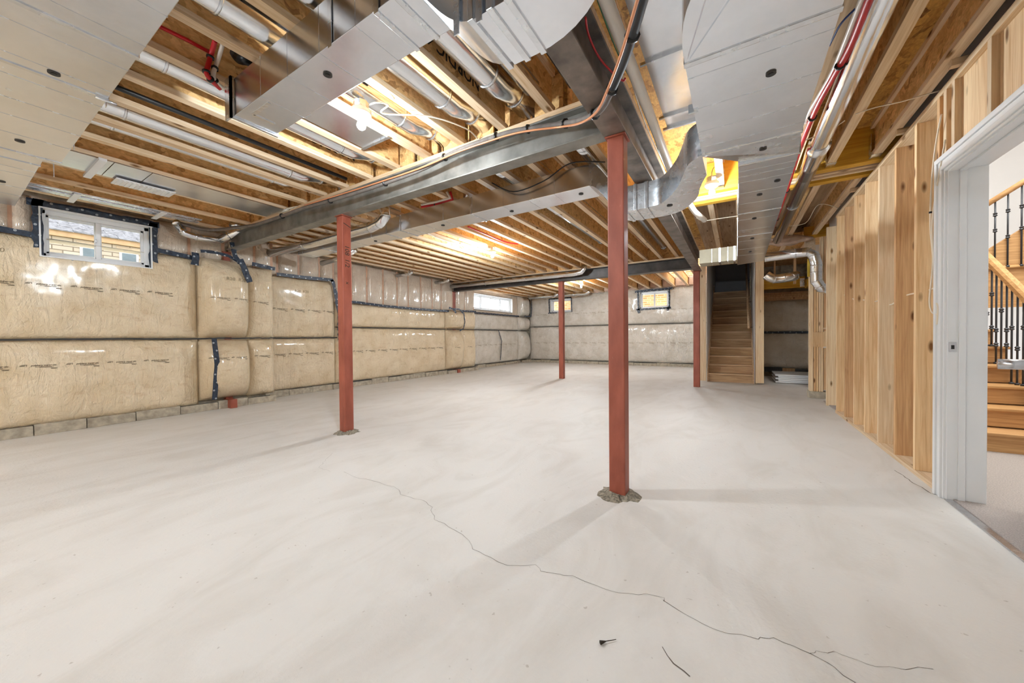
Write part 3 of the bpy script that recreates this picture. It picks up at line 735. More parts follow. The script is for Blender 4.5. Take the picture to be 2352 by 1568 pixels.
box('foil_patch', -2.50, -2.30, 1.05, 1.07, 2.416, 2.4195, FOIL, D2); box('foil_patch', -2.52, -2.49, 1.06, 1.18, 2.416, 2.4195, FOIL, D2)
for x in (-1.60, -1.27): box('hanger_strap', x-.014, x+.014, .998, 1.001, 2.40, 2.75, GALV, D2)
D3 = duct(0, -6.05, -3.62, 3.17, 3.43, 2.41, 2.60, 'small far end of the galvanised branch duct beyond the near beam', (-5.9, -5.0, -4.6, -4.2), (-5.34, -3.9), ((-4.3, 3.32),))
D3b = duct(0, -3.62, -1.12, 3.15, 3.44, 2.40, 2.60, 'galvanised branch duct under the joists between the two nearer posts', (-3.43, -3.18, -2.88, -2.05, -1.75, -1.47), (-3.60, -2.47), ((-3.0, 3.28), (-2.05, 3.32), (-1.25, 3.28)))
# offset pieces: lofted rectangles along a path
def loft(name, secs, mat, par=None, smooth=True, caps=True):
    """secs: list of four-corner sections (near-bottom, far-bottom, far-top, near-top)"""
    c = Vector(secs[0][0]); bm = bmesh.new(); R = [[bm.verts.new(Vector(p)-c) for p in s] for s in secs]; fs = []
    for a, b in zip(R, R[1:]):
        for k in range(4):
            fs.append(bm.faces.new((a[k], a[(k+1) % 4], b[(k+1) % 4], b[k])))
    if caps: bm.faces.new(R[0][::-1]); bm.faces.new(R[-1])
    bmesh.ops.recalc_face_normals(bm, faces=bm.faces)
    o = put(name, bm, mat, par, smooth, c)
    if smooth:
        o.modifiers.new('e', 'EDGE_SPLIT').split_angle = math.radians(38)
    return o
def ease(t): return t*t*(3-2*t)
# drop piece from D3b under the girder, then S bend up into the plenum
S1 = empty('s_bend_duct', (-.6, 3.2, 2.11), 'curved galvanised S-bend duct passing behind the nearest red post', 'duct')
secs = []
for i in range(9):
    t = i/8; x = -1.12+.30*t; dz = .29*ease(t)
    secs.append(((x, 3.15, 2.40-dz), (x, 3.44, 2.40-dz), (x, 3.44, 2.60-dz), (x, 3.15, 2.60-dz)))
loft('drop_offset', secs, GALV, S1)
near = catmull([(-.82, 3.15), (-.56, 3.14), (-.455, 3.04), (-.36, 2.85), (-.30, 2.66), (-.25, 2.50), (-.175, 2.44)], 5)if False else catmull([(-.82, 3.15, 0), (-.56, 3.14, 0), (-.455, 3.04, 0), (-.36, 2.85, 0), (-.30, 2.66, 0), (-.25, 2.50, 0), (-.17, 2.42, 0)], 6)
far = catmull([(-.82, 3.44, 0), (-.54, 3.46, 0), (-.38, 3.38, 0), (-.26, 3.15, 0), (-.22, 2.95, 0), (-.19, 2.82, 0), (-.165, 2.74, 0)], 6)
loft('s_bend', [((a.x, a.y, 2.11), (b.x, b.y, 2.11), (b.x, b.y, 2.32), (a.x, a.y, 2.32)) for a, b in zip(near, far)], GALV, S1)
for x in (-.80, -.72, -.63): box('drive_cleat', x-.012, x+.012, 3.145-.006, 3.445+.006, 2.103, 2.325, GALV, S1, .002)
plug((-.46, 3.2, 2.11), (0, 0, -1), S1)
# the near drop and elbow of the branch duct
S2 = empty('elbow_duct', (-.6, 1.1, 2.15), 'rounded galvanised elbow duct dropping under the girder at the top of the frame', 'duct')
secs = []
for i in range(11):
    t = i/10; x = -1.08+.32*t; dz = .27*(math.sin(t*PI/2)**1.2)
    secs.append(((x, 1.01, 2.42-dz), (x, 1.245, 2.42-dz), (x, 1.245, 2.645-dz), (x, 1.01, 2.645-dz)))
loft('drop_offset', secs, GALV_F, S2)
near = [Vector((-.76, 1.01, 0)), Vector((-.64, 1.01, 0))]+[Vector((-.64+.12*math.sin(a), 1.01-.12*(1-math.cos(a)), 0)) for a in [PI/2*k/10 for k in range(1, 11)]]+[Vector((-.52, .5, 0))]
far = [Vector((-.76, 1.265, 0)), Vector((-.66, 1.265, 0))]+[Vector((-.66+.39*math.sin(a), 1.265-.36*(1-math.cos(a)), 0)) for a in [PI/2*k/10 for k in range(1, 11)]]+[Vector((-.27, .5, 0))]
loft('elbow', [((a.x, a.y, 2.15), (b.x, b.y, 2.15), (b.x, b.y, 2.375), (a.x, a.y, 2.375)) for a, b in zip(near, far)], GALV_F, S2)
for x in (-.78, -.70, -.63): box('drive_cleat', x-.012, x+.012, 1.0, 1.272, 2.143, 2.38, GALV, S2, .002)
for x in (-.84, -.74): box('hanger_strap', x-.012, x+.012, .998, 1.002, 2.12, 2.7, GALV, S2)
plug((-.50, 1.06, 2.15), (0, 0, -1), S2, .024)
# big plenum on the right
D4 = empty('plenum_duct', (.06, 2, 2.1), 'big galvanised plenum duct running down the right of the room to the stair', 'duct')
prism('plenum_body', [(-.168, 1.52), (-.168, 2.42), (.29, 2.42), (.29, 1.52)], 2.10, 2.34, GALV_F, D4)
cv = [(-.168+.11*(1-math.cos(a)), 1.52-.30*math.sin(a)) for a in [PI/2*k/8 for k in range(9)]]
prism('plenum_shoulder', [(.29, 1.52)]+cv+[(-.05, .4), (.29, .4)], 2.10, 2.34, GALV_F, D4)
bm = bmesh.new()
V = [bm.verts.new(p) for p in ((-.168, 2.42, 2.10), (.29, 2.42, 2.10), (.31, 2.66, 2.10), (.02, 2.66, 2.12), (-.168, 2.42, 2.34), (.29, 2.42, 2.34), (.31, 2.66, 2.3), (.02, 2.66, 2.22))]
for f in ((0, 1, 2), (0, 2, 3), (4, 7, 6, 5), (0, 3, 7, 4), (1, 5, 6, 2), (2, 6, 7, 3)): bm.faces.new([V[i] for i in f])
bmesh.ops.recalc_face_normals(bm, faces=bm.faces)
put('taper', bm, GALV, D4)
prism('plenum_tail', [(.015, 2.66), (.015, 6.45), (.335, 6.30), (.31, 2.66)], 2.10, 2.30, GALV_F, D4)
for yy, w_ in ((1.66, .002), (1.90, .002), (2.12, .002), (2.30, .002)): box('bead', -.1692, .2912, yy-w_, yy+w_, 2.0988, 2.34, GALV, D4)
for yy in (1.57, 2.40): box('drive_cleat', -.173, .295, yy-.013, yy+.013, 2.095, 2.345, GALV, D4, .003)
for yy in (2.78, 2.87, 2.98, 3.21, 3.47, 3.95, 4.34, 4.85, 5.30, 5.7): box('bead', .0138, .315, yy-.0015, yy+.0015, 2.0988, 2.3, GALV, D4)
for yy in (2.68, 3.75, 4.6): box('drive_cleat', .011, .32, yy-.009, yy+.009, 2.0965, 2.305, GALV, D4, .003)
for (x, yy) in ((.12, 1.80), (.13, 2.50), (.24, 2.67+.4), (.15, 3.3), (.14, 3.95), (.15, 4.75), (.15, 5.5)): plug((x, yy, 2.10), (0, 0, -1), D4, .018)
prism('cross_break', [(-.150, 1.54), (.285, 1.54), (.285, 1.38), (.04, 1.25)], 2.0955, 2.10, GALV_F, D4)
prism('cross_break', [(-.155, 1.53), (.03, 1.24), (.10, .9), (-.04, .9), (-.062, 1.24)], 2.092, 2.10, GALV_F, D4)
for yy in (1.9, 2.38): box('hanger_clip', -.19, -.15, yy-.004, yy+.004, 2.09, 2.13, GALV, D4)
D5 = duct(0, -.46, .01, 6.0, 6.28, 2.10, 2.30, 'short golden-lit duct stub joining the plenum end above the oak stair', (-.3, -.1), (-.2, -.02), (), mat=plain('dull_galvanised', rgb(176, 168, 146), .6, .3, .06))
# panned joist bay
PN = empty('panned_joist_bay', (-.33, 1, 2.65), 'flat galvanised sheets closing the joist bay left of the plenum', 'duct')
for (a, b) in ((-2.2, .6), (.6, 1.55), (1.55, 2.24), (2.24, 2.86), (2.86, 3.03)):
    box('pan_sheet', -.45, -.13, a+.004, b-.004, 2.652, 2.656, GALV_F, PN)
for yy in (.6, 1.55, 2.24, 2.86, 3.03): box('pan_lip', -.48, -.12, yy-.012, yy+.004, 2.635, 2.652, GALV, PN)
# sheet metal panning in the near left bays
P2 = empty('sheet_metal_pan', (-5.0, 1.4, 2.65), 'bright sheet metal pan under two joists above the near left window', 'sheet')
for (a, b) in ((-2.2, .9), (.9, 1.15), (1.15, 2.36)): box('pan_sheet', -5.22, -4.76, a+.003, b-.003, 2.650, 2.655, GALV_F, P2)
q = boxes('vent_grille', [(-5.34, -5.12, .98, 1.42, 2.628, 2.636)]+[(-5.32, -5.14, 1.0+.034*k, 1.016+.034*k, 2.62, 2.628) for k in range(12)], WHITE, P2, (-5.2, 1.2, 2.63)); q['label'] = 'white louvred grille'
P3 = box('sheet_metal_pan', -2.66, -2.36, 1.18, 1.95, 2.646, 2.651, GALV_F); tag(P3, 'square sheet metal plate beside the near ceiling bulb', 'sheet')
box('plate_lip', -2.67, -2.34, 1.93, 1.955, 2.636, 2.646, GALV, P3)
Pz = empty('steel_channel', (-5.75, .9, 2.6), 'pair of white-lit metal channels along the joists above the near left window', 'channel')
boxes('channel', [(-6.10, -6.02, .2, 1.9, 2.60, 2.61), (-6.12, -6.10, .2, 1.9, 2.60, 2.64), (-5.98, -5.92, .2, 1.9, 2.61, 2.62)], GALV, Pz, (-6, 1, 2.6))
for yy in (.82, 1.5): box('bracket', -6.3, -5.9, yy, yy+.05, 2.59, 2.60, WHITE, Pz)
q = box('lumber_cleat', -5.34, -4.72, .80, .85, 2.625, 2.65, WHITE); tag(q, 'short white metal strap across the joist left of the grille', 'strap')

# ------------------------------------------------------------ round pipes in the joist bays
def pipe(pts, r, label, mat=SPIR, rings=(), name='round_duct', curve=False, cat='duct', group=None, sides=20):
    o = empty(name, Vector(pts[0]), label, cat, group)
    tube('pipe_run', pts, r, mat, o, sides, True, curve)
    P = catmull(pts) if curve else [Vector(p) for p in pts]
    L = [0]
    for a, b in zip(P, P[1:]): L.append(L[-1]+(b-a).length)
    for f in rings:
        s = f*L[-1]; i = max(k for k in range(len(L)) if L[k] <= s+1e-9); i = min(i, len(P)-2)
        d = (P[i+1]-P[i]).normalized(); q = P[i]+d*(s-L[i])
        tube('crimp_ring', [q-d*.008, q+d*.008], r*1.045, GALV, o, sides, True)
    return o
names = ['first', 'second', 'third', 'fourth', 'fifth', 'sixth']
xs = [-1.37, -1.76, -2.20, -2.97, -3.84, -4.17]
txt = ['shiny round duct between joists just left of the girder, nearest it of the row',
       'shiny round duct between joists, second from the girder in the near bay',
       'shiny round duct passing directly behind the near ceiling bulb',
       'shiny round duct left of the near bulb, beyond the metal plate',
       'long round duct between joists near the middle of the left ceiling',
       'thin long round duct beside the golden-lit joist at left']
for x, l_, r in zip(xs, txt, (.082, .082, .075, .068, .072, .05)):
    pipe([(x, -2.2, 2.755), (x, 2.05, 2.755), (x, 2.2, 2.80), (x, 2.6, 2.82)], r, l_, rings=(.62, .86, .93), group='round ducts in the near joist bays')
for x, l_, r in ((-1.19, 'round duct between joists tight beside the girder', .06), (-3.34+.1, 'white-lit round duct left of the branch duct end', .06)):
    pipe([(x, -2.2, 2.76), (x, 2.2, 2.76)], r, l_, rings=(.8,), group='round ducts in the near joist bays')
pipe([(-3.34-.09, -2.2, 2.70), (-3.34-.09, 2.3, 2.70)], .017, 'thin black pipe running along a joist in the near left bay', BLACK, name='drain_pipe', cat='pipe')
for x, l_, e in ((-2.06, 'round duct in the far joists left of the nearest post, ending in an elbow', 6.4), (-1.69, 'white-lit round duct in the far joists just beside the branch duct', 5.5), (-1.18, 'round duct in the far joists right of the nearest post', 7.5)):
    pipe([(x, 2.6, 2.76), (x, e, 2.76)], .06, l_, rings=(.5, .98), group='round ducts beyond the near beam')
for k, x in enumerate((-2.6, -3.2, -3.75)):
    pipe([(x-.05, 2.55, 2.75), (x-.05, 3.3, 2.75), (x-.05, 3.3, 2.60)], .05, ['stub of round duct above the branch duct, nearest the girder of three', 'stub of round duct above the branch duct, middle one of three', 'stub of round duct above the branch duct, beyond the second post'][k], rings=(.3,), group='round stubs over the branch duct')
# pipe running from elbow along the branch duct to the left wall
pipe([(-3.70, 3.0, 2.66), (-3.70, 3.0, 2.56), (-3.78, 3.0, 2.50), (-3.95, 3.0, 2.47), (-5.3, 3.02, 2.47), (-6.9, 3.05, 2.50)], .065, 'shiny round duct with elbow alongside the branch duct behind the second post', rings=(.03, .07, .12, .6), curve=False)
# pipe in front of the far beam
pipe([(-2.98, 8.0, 2.68), (-2.98, 8.0, 2.60), (-3.05, 8.0, 2.54), (-3.25, 8.02, 2.52), (-5, 8.05, 2.53), (-7.1, 8.05, 2.53)], .06, 'round duct with elbow running in front of the dark far beam', rings=(.03, .06, .4, .7))
for x in (-5.6, -4.4):
    pipe([(x, 12.2, 2.66), (x, 12.2, 2.60), (x-.1, 12.2, 2.55), (x-1.2, 12.25, 2.55)], .06, 'white-lit elbow pipe under the far left corner ceiling, %s' % ('left one' if x < -5 else 'right one'), rings=(.1, .5), group='elbow pipes at the far left corner')
# ducts at the left wall by the beam end
A = [PX(x, y, -6.35) for x, y in ((402, 510), (422, 535), (445, 543), (505, 552), (520, 545))]
pipe([Vector((-6.3, 1.75, 2.60)), A[0], A[1], A[2], A[3]], .045, 'silver flexible duct elbow along the top of the left wall by the beam end', rings=(.3, .55), curve=False)
pipe([A[3], PX(548, 530, -6.2), PX(560, 518, -6.1), (-5.95, 2.25, 2.64)], .055, 'silver duct elbow turning up at the left end of the near beam', rings=(.2, .6), curve=False)
for (x, y) in ((945, 625), (1030, 643), (1130, 0)):
    if y: 
        a = PZ(x, y, 2.60); pipe([a+Vector((0, 0, .06)), a, a+Vector((-.12, .0, -.03)), a+Vector((-.5, 0, -.03))], .045, 'short shiny duct stub at the top of the left wall, %s the second post' % ('just beyond' if x < 1000 else 'far beyond'), rings=(.2,), group='duct stubs on the left wall')
a = PY(735, 590, 3.9)
pipe([Vector((-5.6, 3.9, 2.58)), Vector((-5.9, 3.9, 2.50)), Vector((-6.6, 3.9, 2.46))], .05, 'crumpled foil duct below the branch duct end near the left wall', FOIL, rings=(.4,), name='foil_duct')
# galvanised pipe by the right joists
GP = pipe([(.58, -2.2, 2.60), (.58, 3.95, 2.60), (.575, 7.4, 2.60)], .062, 'long galvanised round pipe under the right joists beside the red tubing', rings=(.64, .655, .70, .80))
tube('fitting', [(.58, 3.85, 2.60), (.58, 3.95, 2.60), (.58, 4.25, 2.60), (.58, 4.55, 2.60)], .07, SPIR, GP, 20, rfun=lambda t: .078 if t < .6 else .068)
pipe([(.40, 7.3, 2.32), (.95, 7.3, 2.34), (1.03, 7.3, 2.28), (1.06, 7.3, 2.15), (1.06, 7.3, 1.88), (1.12, 7.3, 1.76), (1.25, 7.32, 1.72)], .075, 'shiny silver elbow duct crossing to the stud cluster beside the closet', rings=(.3, .42, .5, .62, .7, .8, .88))
pipe([(.5, 8.6, 2.2), (.62, 8.6, 2.12), (.85, 8.7, 2.14), (1.0, 9.0, 2.2)], .085, 'dark crumpled flexible duct in the top of the closet opening', FOIL, rings=(.2, .4, .6, .8), curve=True)

# ------------------------------------------------------------ small pipes and cables
def line(name, pts, r, mat, label, cat='pipe', curve=True, sides=8, ties=()):
    o = tube(name, pts, r, mat, None, sides, True, curve); tag(o, label, cat)
    P = catmull(pts) if curve else [Vector(p) for p in pts]
    for f in ties:
        i = int(f*(len(P)-2)); d = (P[i+1]-P[i]).normalized()
        tube('zip_tie', [P[i]-d*.006, P[i]+d*.006], r*1.6, BLACK, o, sides)
    return o
line('red_tube', [PZ(*p, 2.575) for p in ((2010, -30), (1996, 0), (1956, 101), (1916, 174), (1873, 254), (1834, 352), (1803, 450), (1784, 503), (1766, 552))], .017, REDP, 'red plastic tubing run along the right joist beside the plenum', ties=(.35, .55, .75, .9))
line('white_tube', [PZ(*p, 2.60) for p in ((1990, -20), (1974, 15), (1919, 153), (1885, 215), (1864, 250), (1850, 280))], .016, PVC, 'white plastic tubing paired with the red tubing by the plenum')
line('blue_cable', [PZ(*p, 2.60) for p in ((1986, 0), (1935, 50), (1915, 85), (1905, 105)) ], .005, BLUEW, 'thin blue cable looping over the joist beside the plenum', 'cable')
line('pvc_vent_pipe', [(-.455, -2.2, 2.50), (-.485, 3.2, 2.50), (-.485, 3.75, 2.48), (-.40, 4.6, 2.45), (-.32, 4.9, 2.42)], .03, PVC, 'long white plastic pipe along the right side of the girder', curve=False, sides=14)
LS = line('lineset', [PZ(1487, -40, 2.29), PZ(1475, 0, 2.29), PZ(1440, 120, 2.29), PZ(1405, 205, 2.29), PZ(1378, 252, 2.31), PZ(1338, 275, 2.36), PY(1290, 285, 2.28), PY(1230, 294, 2.28), PY(1180, 302, 2.28), PY(1130, 317, 2.28), PY(1050, 347, 2.28), PY(960, 392, 2.28), PY(850, 432, 2.28), PY(770, 457, 2.28), PY(700, 477, 2.28), PY(600, 512, 2.28), PY(540, 523, 2.25), PX(470, 527, -6.3), PX(400, 508, -6.35)], .02, FOAMG, 'grey foam-covered refrigerant line tied along the front of the near beam', 'pipe', ties=(.1, .17, .25, .33, .42, .5, .58, .66, .74, .82))
tube('foam_sleeve', [PZ(1487, -40, 2.29), PZ(1475, 0, 2.29), PZ(1440, 120, 2.29), PZ(1407, 200, 2.29)], .0225, plain('black_foam', rgb(44, 44, 46), .6), LS, 12, True, True)
line('copper_line', [PZ(1475, -40, 2.265), PZ(1464, 0, 2.265), PZ(1428, 120, 2.265), PZ(1396, 205, 2.265), PZ(1370, 257, 2.285), PZ(1334, 282, 2.335), PY(1290, 291, 2.25), PY(1230, 298, 2.25), PY(1180, 307, 2.25), PY(1130, 322, 2.25), PY(1050, 350, 2.25), PY(960, 388, 2.25), PY(850, 425, 2.25), PY(770, 450, 2.25), PY(700, 471, 2.25)], .007, COPPER, 'thin bare copper line strapped to the grey foam line', 'pipe')
line('red_cable', [PZ(1345, 40, 2.45), PZ(1352, 80, 2.45), PZ(1375, 130, 2.45), PZ(1405, 165, 2.45), PZ(1430, 185, 2.45), PZ(1436, 180, 2.45)], .005, REDP, 'thin red cable hanging beside the girder near the top', 'cable')
line('green_cable', [(-.52, 1.2, 2.58), (-.54, 2.0, 2.57), (-.50, 2.5, 2.55), (-.54, 3.2, 2.56), (-.53, 4.2, 2.57)], .004, GREENW, 'thin green cable along the girder flange', 'cable')
line('white_cable', [(-.55, 1.1, 2.56), (-.51, 1.9, 2.54), (-.55, 2.8, 2.56), (-.52, 4.3, 2.55)], .004, CABLE, 'thin white cable along the girder beside the green one', 'cable')
# red and white water lines in the near left bay
R1 = [PZ(*p, 2.80) for p in ((320, 35), (365, 60), (430, 92), (482, 120))]; line('red_water_pipe', R1, .011, REDP, 'red water pipe between joists at the upper left, straight run', curve=False)
line('red_water_branch', [PZ(494, 94, 2.82), PZ(486, 122, 2.78), PZ(478, 150, 2.70), PZ(474, 168, 2.64), PZ(486, 185, 2.62), PZ(505, 203, 2.62)], .013, REDP, 'red water pipe branch dropping to the joist flange at the upper left', curve=True, ties=(.3, .6, .8))
line('white_water_pipe', [PZ(*p, 2.79) for p in ((335, 62), (385, 88), (440, 113), (485, 138))], .011, PVC, 'white water pipe between joists at the upper left, straight run', curve=False, ties=(.4,))
line('white_water_branch', [PZ(511, 102, 2.82), PZ(500, 140, 2.76), PZ(490, 172, 2.66), PZ(500, 192, 2.63), PZ(530, 215, 2.63)], .012, PVC, 'white water pipe branch beside the red one at the upper left', curve=True, ties=(.4, .7))
ab = empty('drain_pipe', (-2.05, .5, 2.78), 'black plastic drain pipe with a downward stub at the top of the frame', 'pipe')
tube('pipe_run', [(-2.12, -2.2, 2.80), (-2.12, 1.6, 2.80)], .032, BLACK, ab, 16)
tube('stub', [PZ(630, 38, 2.80), PZ(622, 55, 2.80), PZ(600, 88, 2.86), PZ(592, 100, 2.94)], .042, BLACK, ab, 16)
tube('hub', [PZ(628, 45, 2.80), PZ(618, 62, 2.81)], .05, BLACK, ab, 16)
line('drain_trap', [PZ(540, 122, 2.86), PZ(550, 135, 2.82), PZ(568, 138, 2.80), PZ(580, 148, 2.86)], .03, BLACK, 'black plastic trap hanging between joists at the upper left', sides=12)
line('black_vent_pipe', [(-.93, -1, 2.74), (-.93, 2.3, 2.74)], .03, BLACK, 'black pipe beside the left face of the girder', curve=False, sides=12)
# red-white pair near the branch duct
line('red_water_pipe', [PZ(968, 475, 2.62), PZ(1000, 470, 2.62), PZ(1040, 458, 2.62), PZ(1034, 440, 2.70)], .014, REDP, 'red water pipe bending under the joists above the branch duct', curve=False, ties=(.5,))
line('white_water_pipe', [PZ(968, 470, 2.64), PZ(1000, 464, 2.64), PZ(1034, 455, 2.64), PZ(1026, 440, 2.70)], .014, PVC, 'white water pipe bending under the joists above the branch duct', curve=False)
line('red_water_pipe', [PZ(1075, 520, 2.67), PZ(1110, 535, 2.67), PZ(1160, 555, 2.67), PZ(1190, 560, 2.67)], .012, REDP, 'thin red pipe lying across the far joists near the far bulb', curve=True)
line('black_cable', [PY(1130, 420, 3.1), PY(1180, 440, 3.1), PY(1250, 415, 3.1), PY(1310, 375, 3.1), PY(1390, 372, 3.1)], .006, BLACK, 'thin black cable draped over the branch duct', 'cable')
# foil scrap on the near beam
bm = bmesh.new(); bmesh.ops.create_icosphere(bm, subdivisions=3, radius=1)
for v in bm.verts:
    v.co *= 1+.35*noise.noise(v.co*3.1); v.co = Vector((v.co.x*.33, v.co.y*.05, v.co.z*.028+.0))
o = put('foil_scrap', bm, FOIL, None, True, (-4.75, 2.40, 2.655)); tag(o, 'crumpled silver foil lying on top of the near beam', 'foil')
# cable loops across the right joists
line('white_cable', [PZ(1850, 322, 2.60), PZ(1880, 310, 2.62), PZ(1905, 300, 2.64), PZ(1940, 277, 2.65)], .004, CABLE, 'white cable stapled across the right joists by the galvanised pipe', 'cable')
line('white_cable', [PZ(1965, 262, 2.655), PZ(2010, 247, 2.64), PZ(2060, 236, 2.645), PZ(2090, 228, 2.655), PZ(2170, 205, 2.655)], .004, CABLE, 'white cable stapled across the outer right joist', 'cable')
line('white_cable', [PZ(1600, 500, 2.60), PZ(1615, 507, 2.60), PZ(1650, 502, 2.60), PZ(1700, 495, 2.60)], .005, CABLE, 'white cable running below the yellow header beyond the S-bend', 'cable')
line('white_cable', [PZ(1800, 520, 2.60), PZ(1850, 512, 2.6), PZ(1880, 470, 2.62), PZ(1925, 478, 2.64)], .004, CABLE, 'white cable sagging between the far right joists', 'cable')

# ------------------------------------------------------------ bulbs
def lamp(px, py, label, power, zb=2.50):
    c = PZ(px, py, zb); o = empty('bare_bulb_lamp', c, label, 'lamp', 'bare bulbs under the joists')
    tube('junction_box', [c+Vector((0, 0, .10)), c+Vector((0, 0, .155))], .05, GALV, o, 8, False)
    tube('lampholder', [c+Vector((0, 0, .05)), c+Vector((0, 0, .07)), c+Vector((0, 0, .10))], .06, CERAM, o, 20, rfun=lambda t: .045 if t < .2 else .066)
    bm = bmesh.new(); bmesh.ops.create_uvsphere(bm, u_segments=16, v_segments=10, radius=.03)
    for v in bm.verts:
        if v.co.z > 0: v.co.z *= 1.7; v.co.x *= 1-.35*max(0, v.co.z)/.05; v.co.y *= 1-.35*max(0, v.co.z)/.05
    put('bulb', bm, GLOW, o, True, c)
    l = bpy.data.lights.new('bulb_light', 'POINT'); l.energy = power; l.color = (.84, .93, 1); l.shadow_soft_size = .035
    lo = bpy.data.objects.new('bulb_light', l); COL.objects.link(lo); lo.location = c-Vector((0, 0, .05)); lo.parent = o; lo.matrix_parent_inverse = Matrix.Translation(-c)
    return c
c1 = lamp(830, 288, 'near bare ceiling bulb beside the branch duct at left', 44)
c2 = lamp(1635, 442, 'bare bulb by the yellow header right of the S-bend duct', 44)
c3 = lamp(1131, 588, 'far bare bulb in the middle of the long joist bay', 78)
c4 = lamp(1335, 658, 'farthest bare bulb, below the far beam by the back wall', 75)
for x_, y_, t_ in ((-2.4, -2.3, 'right'), (-5.2, -2.2, 'left')):  # unseen bulbs added as fill to brighten the near floor
    cc = Vector((x_, y_, 2.5)); o = empty('bare_bulb_lamp', cc, 'added unseen fill bulb behind the camera, %s one' % t_, 'lamp', 'bare bulbs under the joists')
    tube('lampholder', [cc+Vector((0, 0, .05)), cc+Vector((0, 0, .07)), cc+Vector((0, 0, .155))], .06, CERAM, o, 20)
    bm = bmesh.new(); bmesh.ops.create_uvsphere(bm, u_segments=16, v_segments=10, radius=.03); put('bulb', bm, GLOW, o, True, cc+Vector((0, 0, .02)))
    l = bpy.data.lights.new('bulb_light', 'POINT'); l.energy = 90 if x_ > -3 else 60; l.color = (.84, .93, 1); l.shadow_soft_size = .05
    lo = bpy.data.objects.new('bulb_light', l); COL.objects.link(lo); lo.location = cc-Vector((0, 0, .05)); lo.parent = o; lo.matrix_parent_inverse = Matrix.Translation(-cc)
line('white_cable', [c1+Vector((.05, .02, .13)), c1+Vector((.16, .0, .10)), c1+Vector((.18, .08, .12)), c1+Vector((.10, .10, .10)), c1+Vector((.3, .35, .14)), c1+Vector((.42, .6, .14)), c1+Vector((.40, .78, .15))], .005, CABLE, 'white cable curling from the near bare bulb', 'cable')
line('white_cable', [c2+Vector((0, 0, .15)), c2+Vector((.0, .02, .22)), c2+Vector((.03, .06, .3))], .005, CABLE, 'white cable rising from the bulb by the yellow header', 'cable')
line('white_cable', [c3+Vector((0, 0, .15)), c3+Vector((-.4, -.7, .16)), c3+Vector((-.3, -1.4, .16))], .005, CABLE, 'white cable leading along the joist to the far middle bulb', 'cable')

# ------------------------------------------------------------ right stud wall with the door
wr = empty('wall_right', (1.2, 4, 0), kind='structure')
XW = 1.12
def wbox(nm, x0, x1, y0, y1, z0, z1, m, bev=.002): return box(nm, x0, x1, y0, y1, z0, z1, m, wr, bev)
wbox('bottom_plate', XW, XW+.14, 3.46, 6.34, 0, .038, W[1]); wbox('bottom_plate', XW, XW+.14, -2.2, 2.5, 0, .038, W[1])
wbox('top_plate', XW, XW+.14, -2.2, 6.34, 2.575, 2.613, W[1])
for i, yy in enumerate((6.25, 5.855, 5.435, 5.03, 4.62, 4.23, 3.825, 3.47)):
    wbox('stud', XW+random.uniform(-.003, .003), XW+.14, yy-.005, yy+.033, .038, 2.575, STUD[[0, 2, 0, 0, 1, 1, 0, 2][i]] if i not in (3, 5) else STUD[i % 3])
for i, yy in enumerate((2.52, 2.12, 1.7, 1.3, .9, .5, .1, -.3, -.7, -1.1, -1.5, -1.9)): wbox('stud', XW, XW+.14, yy-.038, yy, .038, 2.575, STUD[i % 3])
for yy in (3.40, 3.30, 2.93): wbox('cripple_stud', XW, XW+.14, yy-.02, yy+.018, 2.18, 2.575, STUD[1])
wbox('door_header', XW+.03, XW+.14, 2.52, 3.46, 2.09, 2.575, STUD[0])
for yy in (4.05, 3.2, 2.5, 5.4): wbox('blocking', XW-.04, XW+.1, yy, yy+.04, 2.62, ZJ, W[0])
wbox('drywall_sheet', XW+.142, XW+.155, 3.36, 7.6, 0, 5.0, DRYW, 0); wbox('drywall_sheet', XW+.142, XW+.155, 2.56, 3.36, 2.08, 5.0, DRYW, 0); wbox('drywall_sheet', XW+.142, XW+.155, -4.3, 2.56, 0, 5.0, DRYW, 0)
# casing, jambs
dr = empty('door_1', (1.2, 3, 0), kind='structure')
def dbox(nm, *a, m=WHITE, bev=.003): return box(nm, *a, m, dr, bev)
for (a, b, t) in ((3.36, 3.375, .012), (3.375, 3.40, .022), (3.40, 3.43, .018), (3.43, 3.46, .027)):
    dbox('casing_profile', XW-t, XW+.01, a, b, 0, 2.06+(a-3.36)+.0)
    hz = a-3.36
    dbox('casing_profile', XW-t, XW+.01, 2.45, b, 2.06+hz, 2.06+hz+(b-a))
dbox('jamb', XW, XW+.165, 3.35, 3.365, 0, 2.06); dbox('jamb', XW, XW+.165, 2.555, 2.57, 0, 2.06); dbox('head_jamb', XW, XW+.165, 2.555, 3.365, 2.05, 2.065)
dbox('door_stop', XW+.045, XW+.075, 3.338, 3.35, 0, 2.05); dbox('head_stop', XW+.045, XW+.075, 2.57, 3.35, 2.038, 2.05)
for (a, b, t) in ((2.45, 2.54, .02),): dbox('casing_profile', XW-t, XW+.01, a, b, 0, 2.06)
q = boxes('strike_plate', [(XW+.006, XW+.036, 3.345, 3.3502, .93, .99)], NICKEL, dr, (XW+.02, 3.35, .93)); boxes('strike_hole', [(XW+.015, XW+.028, 3.343, 3.3455, .948, .972)], BLACK, dr, (XW+.02, 3.344, .95))
dbox('threshold_strip', XW-.01, XW+.03, 2.56, 3.35, 0, .008, m=NICKEL)
